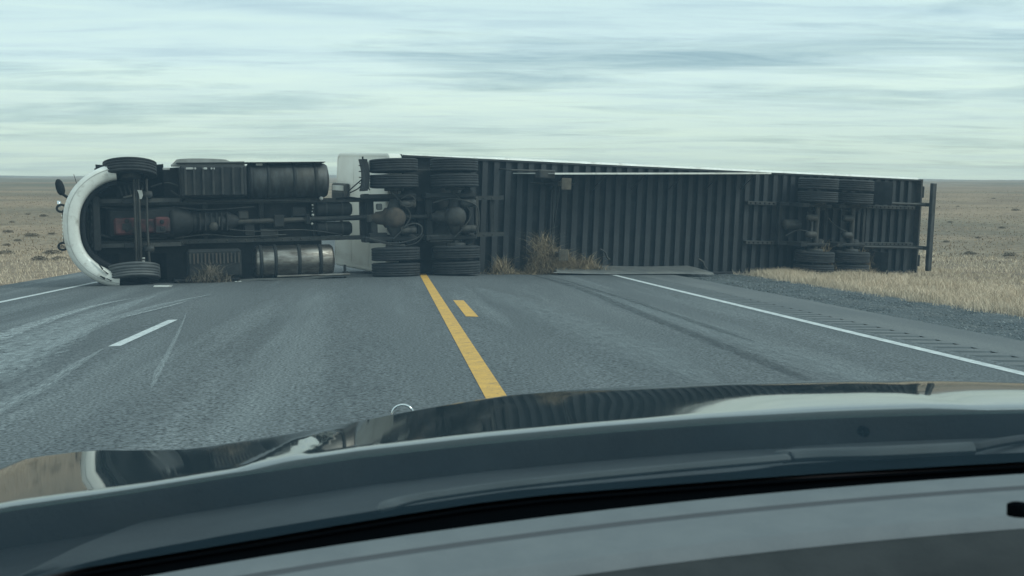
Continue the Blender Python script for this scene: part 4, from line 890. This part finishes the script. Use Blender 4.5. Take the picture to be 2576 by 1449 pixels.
# taller grass tufts in front of the trailer wheels
for i, (u, v, hh) in enumerate(((1935, 682, 0.42), (2000, 684, 0.30), (2100, 686, 0.34))):
    d = ray(u, v); k_ = 1.0
    while (CAMP + d*k_).z > float(ground_z((CAMP + d*k_).x, (CAMP + d*k_).y)) and k_ < 60: k_ += 0.05
    pt = CAMP + d*k_; n = 260; x = RNG.normal(0, 0.10, n); y = RNG.normal(0, 0.08, n)
    V, Fc = blades(x, y, np.zeros(n) - 0.01, RNG.uniform(0.5, 1.0, n)*hh, RNG.uniform(0.006, 0.012, n), 0.5)
    o = bulk('grass_tuft', V, Fc, 'dry_grass', label='taller pale grass tuft on the verge before the trailer wheels', category='grass tuft', group='tall tufts before the trailer'); o.location = (pt.x, pt.y, float(ground_z(pt.x, pt.y)))
# low sage shrubs dotted on the plain
def shrub_mesh(seed):
    n = 420; r = np.random.default_rng(seed); a = r.uniform(0, 2*PI, n); el = np.arcsin(r.random(n)); rr_ = 0.5*r.random(n)**0.45
    c = np.stack([rr_*np.cos(a)*np.cos(el)*1.25, rr_*np.sin(a)*np.cos(el), 0.05 + rr_*np.sin(el)*0.9], 1)
    d1 = r.normal(size=(n, 3)); d1 /= np.linalg.norm(d1, axis=1)[:, None]; d2 = r.normal(size=(n, 3)); d2 /= np.linalg.norm(d2, axis=1)[:, None]; sz = r.uniform(0.03, 0.09, n)[:, None]
    V = np.stack([c - d1*sz, c + d1*sz, c + d2*sz*1.2], 1).reshape(-1, 3); return V, np.arange(n*3).reshape(-1, 3)
SH_ME = []
for sd_ in (1, 2, 3):
    V, Fc = shrub_mesh(sd_); o = bulk('sagebrush', V, Fc, 'sage'); SH_ME.append(o.data); bpy.data.objects.remove(o)
spots = [(80, 595), (130, 590), (158, 624), (133, 640), (185/2.4 - 60, 618), (20, 585), (45, 607), (100, 655), (150, 655), (30, 560), (110, 545), (70, 540), (15, 640), (2390, 560), (2460, 600), (2520, 575), (2440, 640), (2555, 530), (2410, 520), (2500, 500), (2380, 610), (2540, 645)]
for i, (u, v) in enumerate(spots):
    d = ray(u, v); k_ = 20.0
    while k_ < 1500:
        q = CAMP + d*k_
        if q.z <= float(ground_z(q.x, q.y)): break
        k_ *= 1.004
    q = CAMP + d*k_; o = link('sagebrush', SH_ME[i % 3], None, (q.x, q.y, float(ground_z(q.x, q.y))), (0, 0, random.uniform(0, 6)))
    s = random.uniform(0.30, 0.70)*min(1.2, 0.5 + k_/160); o.scale = (s*1.3, s*1.3, s*0.7)
    left = u < 1288
    o['label'] = 'low dark sagebrush on the dry plain beyond the cab of the truck' if left else 'low dark sagebrush on the dry plain behind the rear of the trailer'
    o['category'] = 'shrub'; o['group'] = 'sagebrush beyond the cab' if left else 'sagebrush behind the trailer'

# ================================================================== the car the picture is taken from
PHI = rad(9.0)                                    # the car points a little left of the view axis
def car_pt(lat, fwd, drop):                       # car frame: lateral, forward, drop below the eye
    X = lat*math.cos(PHI) - fwd*math.sin(PHI); Z = lat*math.sin(PHI) + fwd*math.cos(PHI)
    p = RGT*X + FWD*Z; p.z = CAMH - drop; return p
def drop_for(lat, fwd, us, vs):                   # height at which (lat, fwd) shows on a traced line
    p = car_pt(lat, fwd, 0.2)
    X = (p).dot(RGT); Z = p.dot(FWD)
    dr = 0.2
    for _ in range(12):
        u, v = uv(car_pt(lat, fwd, dr)); vt = interp(u, us, vs); q = at(u, vt, Z); dr = 0.5*dr + 0.5*(CAMH - q.z)
    return dr
UF = [-900, -400, 0, 100, 230, 430, 500, 700, 870, 1000, 1100, 1280, 1500, 1750, 2000, 2200, 2400, 2576, 2900, 3400]
VF = [1500, 1290, 1166, 1147, 1131, 1132, 1127, 1096, 1066, 1040, 1022, 994, 976, 964, 958, 956, 958, 963, 985, 1060]
UR = [-900, -400, 0, 300, 600, 900, 1200, 1500, 1800, 2100, 2400, 2576, 2900, 3400]
VR = [1440, 1350, 1268, 1226, 1178, 1134, 1100, 1073, 1050, 1034, 1025, 1022, 1020, 1040]
CAR = thing('car', 'dark glossy car facing the wreck, seen over its dashboard and bonnet', 'car', loc=tuple(on_ground(car_pt(0.34, 1.2, 0))))
CARO = CAR.location.copy()
def cb(mb, name, m, parent=None):
    mb.v = [(Vector(p) - CARO)[:] for p in mb.v]; return mb.build(name, m, parent or CAR)
LC = 0.34
def fr(l): return 1.13 - 0.16*((l - LC)/0.9)**2
def ff(l): return interp(l, [-0.62, -0.45, -0.25, -0.10, 0.10, 0.30, 0.57, 0.9, 1.3], [1.47, 1.50, 1.53, 1.44, 1.52, 1.68, 1.68, 1.60, 1.52])
def fe(l): return 1.95 - 0.22*abs((l - LC)/0.95)**2.2
lats = np.concatenate([np.linspace(-0.60, -0.50, 4), np.linspace(-0.46, -0.10, 12), np.linspace(-0.085, 0.06, 24), np.linspace(0.09, 0.60, 16), np.linspace(0.62, 0.78, 10), np.linspace(0.82, 1.28, 12)])
def smst(x, a, b): x = min(1, max(0, (x - a)/(b - a))); return x*x*(3 - 2*x)
RE = {l: drop_for(l, fr(l), UR, VR) for l in lats}; FE = {l: drop_for(l, ff(l), UF, VF) for l in lats}
def hood_drop(l, q):                              # q: 0 rear edge, 1 front silhouette
    d = RE[l]*(1 - q) + FE[l]*q
    d -= (0.0003 + 0.0075*smst(l, 0.24, 0.56))*4*q*(1 - q)
    c = -0.035 + 0.07*q; w_ = 0.034*(1 - 0.9*q); win = max(0.0, 1 - abs(l - c)/w_)
    d -= 0.017*min(1.0, win*2.5)*(q if q < 0.42 else max(0.0, 0.42 - (q - 0.42)*0.9))
    x_ = q*(ff(l) - fr(l)); d += 2.1*max(0.0, 0.030 - x_)**2
    # raised centre panel between two creases that run out towards the nose
    env = 1 - q
    c0 = -0.035 + 0.03*q; c1 = 0.60 + 0.12*q
    dome = smst(l, c0 - 0.03, c0 + 0.03)*(1 - smst(l, c1 - 0.035, c1 + 0.035))
    d -= 0.003*(dome - 0.5)*env
    return d
qs = np.concatenate([[0.0, 0.006, 0.013, 0.02, 0.03, 0.04, 0.052, 0.066], np.linspace(0.09, 0.95, 26), [0.98, 1.0]])
rows = []
for (df, dd) in ((-0.0035, 0.0080), (-0.0035, 0.0045), (-0.0025, 0.0025)): rows.append([car_pt(l, fr(l) + df, RE[l] + dd) for l in lats])
for q in qs: rows.append([car_pt(l, fr(l)*(1 - q) + ff(l)*q, hood_drop(l, q)) for l in lats])
def ed(l): return FE[l]*fe(l)/ff(l) + 0.03
for q in (0.1, 0.3, 0.6, 0.85, 1.0): rows.append([car_pt(l, ff(l)*(1 - q) + fe(l)*q, FE[l]*(ff(l)*(1 - q) + fe(l)*q)/ff(l) + 0.03*q**1.3 + 0.0015) for l in lats])
for (df, dd) in ((0.03, 0.012), (0.06, 0.032), (0.085, 0.065), (0.10, 0.12)): rows.append([car_pt(l, fe(l) + df, ed(l) + dd) for l in lats])
k = MB(); k.grid([r[::-1] for r in rows]); cb(k, 'bonnet', 'car_paint')
k = MB(); k.grid([[car_pt(l, fr(l) - 0.0040 - e, RE[l] + dd) for l in lats] for e, dd in ((0, 0.006), (0.001, 0.012), (0.0, 0.05))]); cb(k, 'bonnet_seal', 'black_plastic')
# grille, bumper, wings and wheels below
fas = MB(); fas.grid([[car_pt(l, fe(l) + df, ed(l) + dd if dd < 0.4 else dd) for l in lats][::-1] for df, dd in ((0.102, 0.125), (0.13, 0.30), (0.15, 0.55), (0.15, 0.70), (0.10, 0.88))]); FS = cb(fas, 'front_bumper', 'car_paint')
k = MB()
for i in range(5):
    dd = 0.20 + 0.055*i; k.grid([[car_pt(l, fe(l) + 0.135 + 0.03*i/5 + e, ed(l) + dd + h) for l in lats[14:-14]] for e, h in ((0, 0), (0.02, 0.0), (0.02, 0.025), (0, 0.025))], False)
cb(k, 'grille', 'black_plastic')
for l0, sg in ((lats[0], -1), (lats[-1], 1)):
    k = MB(); k.grid([[car_pt(l0 + sg*e, fr(l0)*(1 - q) + fe(l0)*q + (0.06 if q == 1 else 0), (hood_drop(l0, min(q, 0.999)) + 0.05*q + dd) if dd < 0.3 else dd) for q in np.linspace(0, 1, 14)] for e, dd in ((0.0, 0.0), (0.04, 0.02), (0.07, 0.08), (0.09, 0.5), (0.09, 0.62))]); cb(k, 'wing', 'car_paint')
    q = car_pt(l0 + sg*(-0.02), 1.42, 0); kk = MB(); kk.lathe([(r*0.68, h) for r, h in tyre_profile(0.515, 0.30, 0.33)], 'z', 40, close=False); kk.lathe([(0.235, -0.10), (0.22, 0.06), (0.08, 0.08), (0, 0.08)], 'z', 24, close=False)
    R4 = Matrix.Translation((q.x, q.y, float(road_z(q.x, q.y)) + 0.352)) @ Matrix.Rotation(PHI - PSI, 4, 'Z') @ Matrix.Rotation(sg*PI/2, 4, 'Y'); kk.v = [(R4 @ Vector(p))[:] for p in kk.v]; cb(kk, 'wheel', 'rubber')
# thin chrome arc standing at the nose of the bonnet
p = at(1013, 1041, 1.85); k = MB(); arc = [p + RGT*(0.0150*math.cos(a)) + Vector((0, 0, 0.0130*math.sin(a))) for a in np.linspace(-0.1, PI + 0.1, 16)]; k.tube(arc, 0.0018, 6); cb(k, 'chrome_arc', 'chrome')
# cowl panel between bonnet and windscreen
UG_ = [-900, -300, 50, 300, 500, 950, 1288, 1700, 1978, 2350, 2576, 3100]
VG_ = [1660, 1545, 1462, 1414, 1384, 1306, 1254, 1220, 1198, 1176, 1163, 1130]
def fg(l): return 0.86 - 0.15*((l - LC)/0.9)**2
latc = np.linspace(-0.62, 1.28, 40); GE = {l: drop_for(l, fg(l), UG_, VG_) for l in latc}
RC = {l: drop_for(l, fr(l), UR, VR) for l in latc}
k = MB(); k.grid([[car_pt(l, fr(l)*(1 - q) + fg(l)*q - 0.0, (RC[l] + 0.035)*(1 - q) + (GE[l] + 0.004)*q + 0.012*math.sin(PI*q)) for l in latc] for q in (-0.10, 0.0, 0.1, 0.25, 0.4, 0.55, 0.7, 0.85, 1.0)]); COWL = cb(k, 'cowl_panel', 'black_plastic')
def cowl_at(u, v, lift=0.012):                    # pixel onto the cowl, by bisection on the distance
    best = None
    for Z in np.linspace(0.62, 1.25, 120):
        p = at(u, v, Z); X = p.dot(RGT); l = X*math.cos(PHI) + Z*math.sin(PHI); f = -X*math.sin(PHI) + Z*math.cos(PHI)
        l_ = min(max(l, -0.6), 1.27); q = (fr(l_) - f)/(fr(l_) - fg(l_))
        ds = (interp(l_, latc, [RC[x] for x in latc]) + 0.035)*(1 - q) + (interp(l_, latc, [GE[x] for x in latc]) + 0.004)*q - lift
        e = abs((CAMH - p.z) - ds)
        if best is None or e < best[0]: best = (e, p)
    return best[1]
def wiper(pix, r0, m='black_plastic', name='wiper', hg=0.007):
    pts = smooth_path([cowl_at(u, v - 16, 0.0075) for u, v in pix], 5); k = MB(); n = len(pts); rows = []
    for i, p in enumerate(pts):
        d = (pts[min(i+1, n-1)] - pts[max(i-1, 0)]).normalized(); s = d.cross(Vector((0, 0, 1))).normalized(); r = interp(i/(n-1), [x[0] for x in r0], [x[1] for x in r0])
        rows.append([p + s*r*math.cos(a) + Vector((0, 0, 1))*min(hg, r)*math.sin(a) for a in np.linspace(0, 2*PI, 9)])
    k.grid(rows); return cb(k, name, m)
US_ = [-300, 20, 200, 400, 560, 760, 1000, 1300, 1600, 1800, 1880, 1930, 1990, 2100, 2576, 3000]
VS_ = [1640, 1462, 1372, 1294, 1250, 1222, 1196, 1163, 1131, 1112, 1102, 1078, 1056, 1046, 1048, 1050]
us = np.linspace(-150, 2800, 60)
def blend(u, v0, f): return v0 + (interp(u, UG_, VG_) - 2 - v0)*f
vtop = [min(interp(u, US_, VS_), interp(u, UG_, VG_) - 6) for u in us]
k = MB(); k.grid([[cowl_at(u, v + o_, lf) for u, v in zip(us, vtop)] for o_, lf in ((0, 0.0), (0, 0.003), (4, 0.0045))] + [[cowl_at(u, blend(u, v, f), lf) for u, v in zip(us, vtop)] for f, lf in ((0.3, 0.004), (0.6, 0.002), (0.8, 0.0))]); cb(k, 'cowl_screen', 'cowl_plastic')
def close_ends(o): return o
W2 = wiper([(948, 1298), (1000, 1280), (1080, 1264), (1300, 1234), (1600, 1203), (1900, 1176), (1985, 1168)], [(0, 0.0005), (0.10, 0.006), (0.8, 0.005), (0.98, 0.006), (1, 0.0005)], m='wiper_plastic', hg=0.0035)
W3 = wiper([(1972, 1166), (1982, 1164), (2060, 1160), (2200, 1156), (2350, 1149), (2432, 1145), (2446, 1145)], [(0, 0.0005), (0.05, 0.010), (0.96, 0.010), (1, 0.0005)], m='wiper_plastic', name='wiper_arm', hg=0.0055)
W4 = wiper([(2440, 1145), (2520, 1128), (2640, 1112), (2800, 1100)], [(0, 0.0005), (0.05, 0.005), (1, 0.005)], name='wiper_arm', hg=0.004)
q = cowl_at(2200, 1110, 0.0); k = MB(); rows = []
for a in np.linspace(0, PI, 14): rows.append([q + RGT*(0.078*math.cos(a)*s_) + FWD*(0.0 + d_) + Vector((0, 0, 0.028*math.sin(a)*s_)) for s_, d_ in ((0.0, -0.01), (0.6, -0.012), (0.95, -0.006), (1.0, 0.02), (1.0, 0.06))])
k.grid(rows); PV = cb(k, 'pivot_cover', 'cowl_plastic')
q2 = cowl_at(2172, 1085, 0.03); k = MB(); k.lathe([(0, -0.003), (0.004, -0.003), (0.004, 0.003), (0, 0.004)], 'y', 10, q2); cb(k, 'washer_nozzle', 'void_black')
# dashboard: dark trough below the glass, grooved top pad coloured paler as it faces up, dark face
UD = [-600, 0, 330, 600, 900, 1200, 1500, 1800, 2100, 2400, 2576, 3000]
VD = [1640, 1512, 1449, 1401, 1353, 1313, 1280, 1250, 1222, 1197, 1184, 1160]
UDs = list(np.linspace(-600, 3000, 73)); VDs = list(np.polyval(np.polyfit(UD, VD, 3), UDs))
def dash_line(off): return [v + off*(1 + (1288 - u)*0.00012) for u, v in zip(UDs, VDs)]
def fd(l): return 0.80 - 0.13*((l - LC)/0.9)**2
latd = np.linspace(-0.55, 1.15, 40)
def dl(off, df):
    fit = np.linspace(-0.22, 0.62, 15); cf = np.polyfit(fit, [drop_for(l, fd(l) + df, UDs, dash_line(off)) for l in fit], 3)
    return [car_pt(l, fd(l) + df, float(np.polyval(cf, min(max(l, -0.4), 0.85)))) for l in latd]
p_edge = dl(0, 0.0)
k = MB(); low = lambda r, d: [p + Vector((0, 0, -d)) for p in r]
r_a = dl(0, 0.0); r_b = dl(7, -0.010); r_c = dl(42, -0.032); r_d = dl(47, -0.036); r_e = dl(55, -0.038); r_f = dl(118, -0.078); r_g = dl(128, -0.086)
k.grid([low(r_a, 0.05), low(r_a, 0.006), r_b, r_c]); k.grid([r_e, r_f, r_g, low(dl(150, -0.092), 0.004)]); DS = cb(k, 'dashboard', 'dash_top')
k = MB(); k.grid([r_c, low(dl(44, -0.033), 0.0015), low(dl(53, -0.037), 0.0015), r_e]); cb(k, 'dash_groove_shade', 'dash_groove_shade')  # shade of the groove laid in as a darker strip
k = MB(); r_h = low(dl(150, -0.0925), 0.0042); k.grid([r_h, dl(200, -0.105), dl(280, -0.13), low(dl(340, -0.16), 0.03), low(dl(380, -0.17), 0.20)]); cb(k, 'dashboard_face', 'dash_dark')
k = MB(); r_t = [car_pt(l, fg(l) + 0.03, GE[l] + 0.10) for l in latd] if False else None
GEl = lambda l: interp(l, latc, [GE[x] for x in latc])
k.grid([low(p_edge, 0.012), [car_pt(l, fd(l) + 0.02, GEl(l) + 0.035) for l in latd], [car_pt(l, fg(l) - 0.005, GEl(l) + 0.016) for l in latd], [car_pt(l, fg(l) + 0.004, GEl(l) + 0.003) for l in latd]]); cb(k, 'defroster_trough', 'void_black')
p = at(2562, 1274, 0.70); k = MB(); k.lathe([(0.006, -0.005), (0.006, 0.001), (0.004, 0.002), (0, 0.002)], 'z', 16, p); SN = cb(k, 'light_sensor', 'void_black')
# windscreen
k = MB(); rows = []
for h, back in ((0.0, 0.0), (0.06, 0.085), (0.14, 0.19), (0.24, 0.32), (0.36, 0.50), (0.46, 0.70)): rows.append([car_pt(l, fg(l) + 0.002 - back, GEl(l) - h - 0.0) for l in latc])
k.grid(rows); cb(k, 'windscreen', 'windscreen_glass')

# ------------------------------------------------------------------ thin haze over the plain
hm = bpy.data.materials.new('haze'); hm.use_nodes = True; MATS['haze'] = hm; t = hm.node_tree; t.nodes.clear()
ho = t.nodes.new('ShaderNodeOutputMaterial'); hv = t.nodes.new('ShaderNodeVolumePrincipled'); hv.inputs['Color'].default_value = (0.86, 0.92, 1.0, 1)
hv.inputs['Density'].default_value = 0.00026; hv.inputs['Anisotropy'].default_value = 0.2; t.links.new(hv.outputs[0], ho.inputs['Volume'])
MB().box(-2750, 2750, -80, 3400, -4, 125).build('haze', 'haze', kind='stuff')

S.render.engine = 'CYCLES'
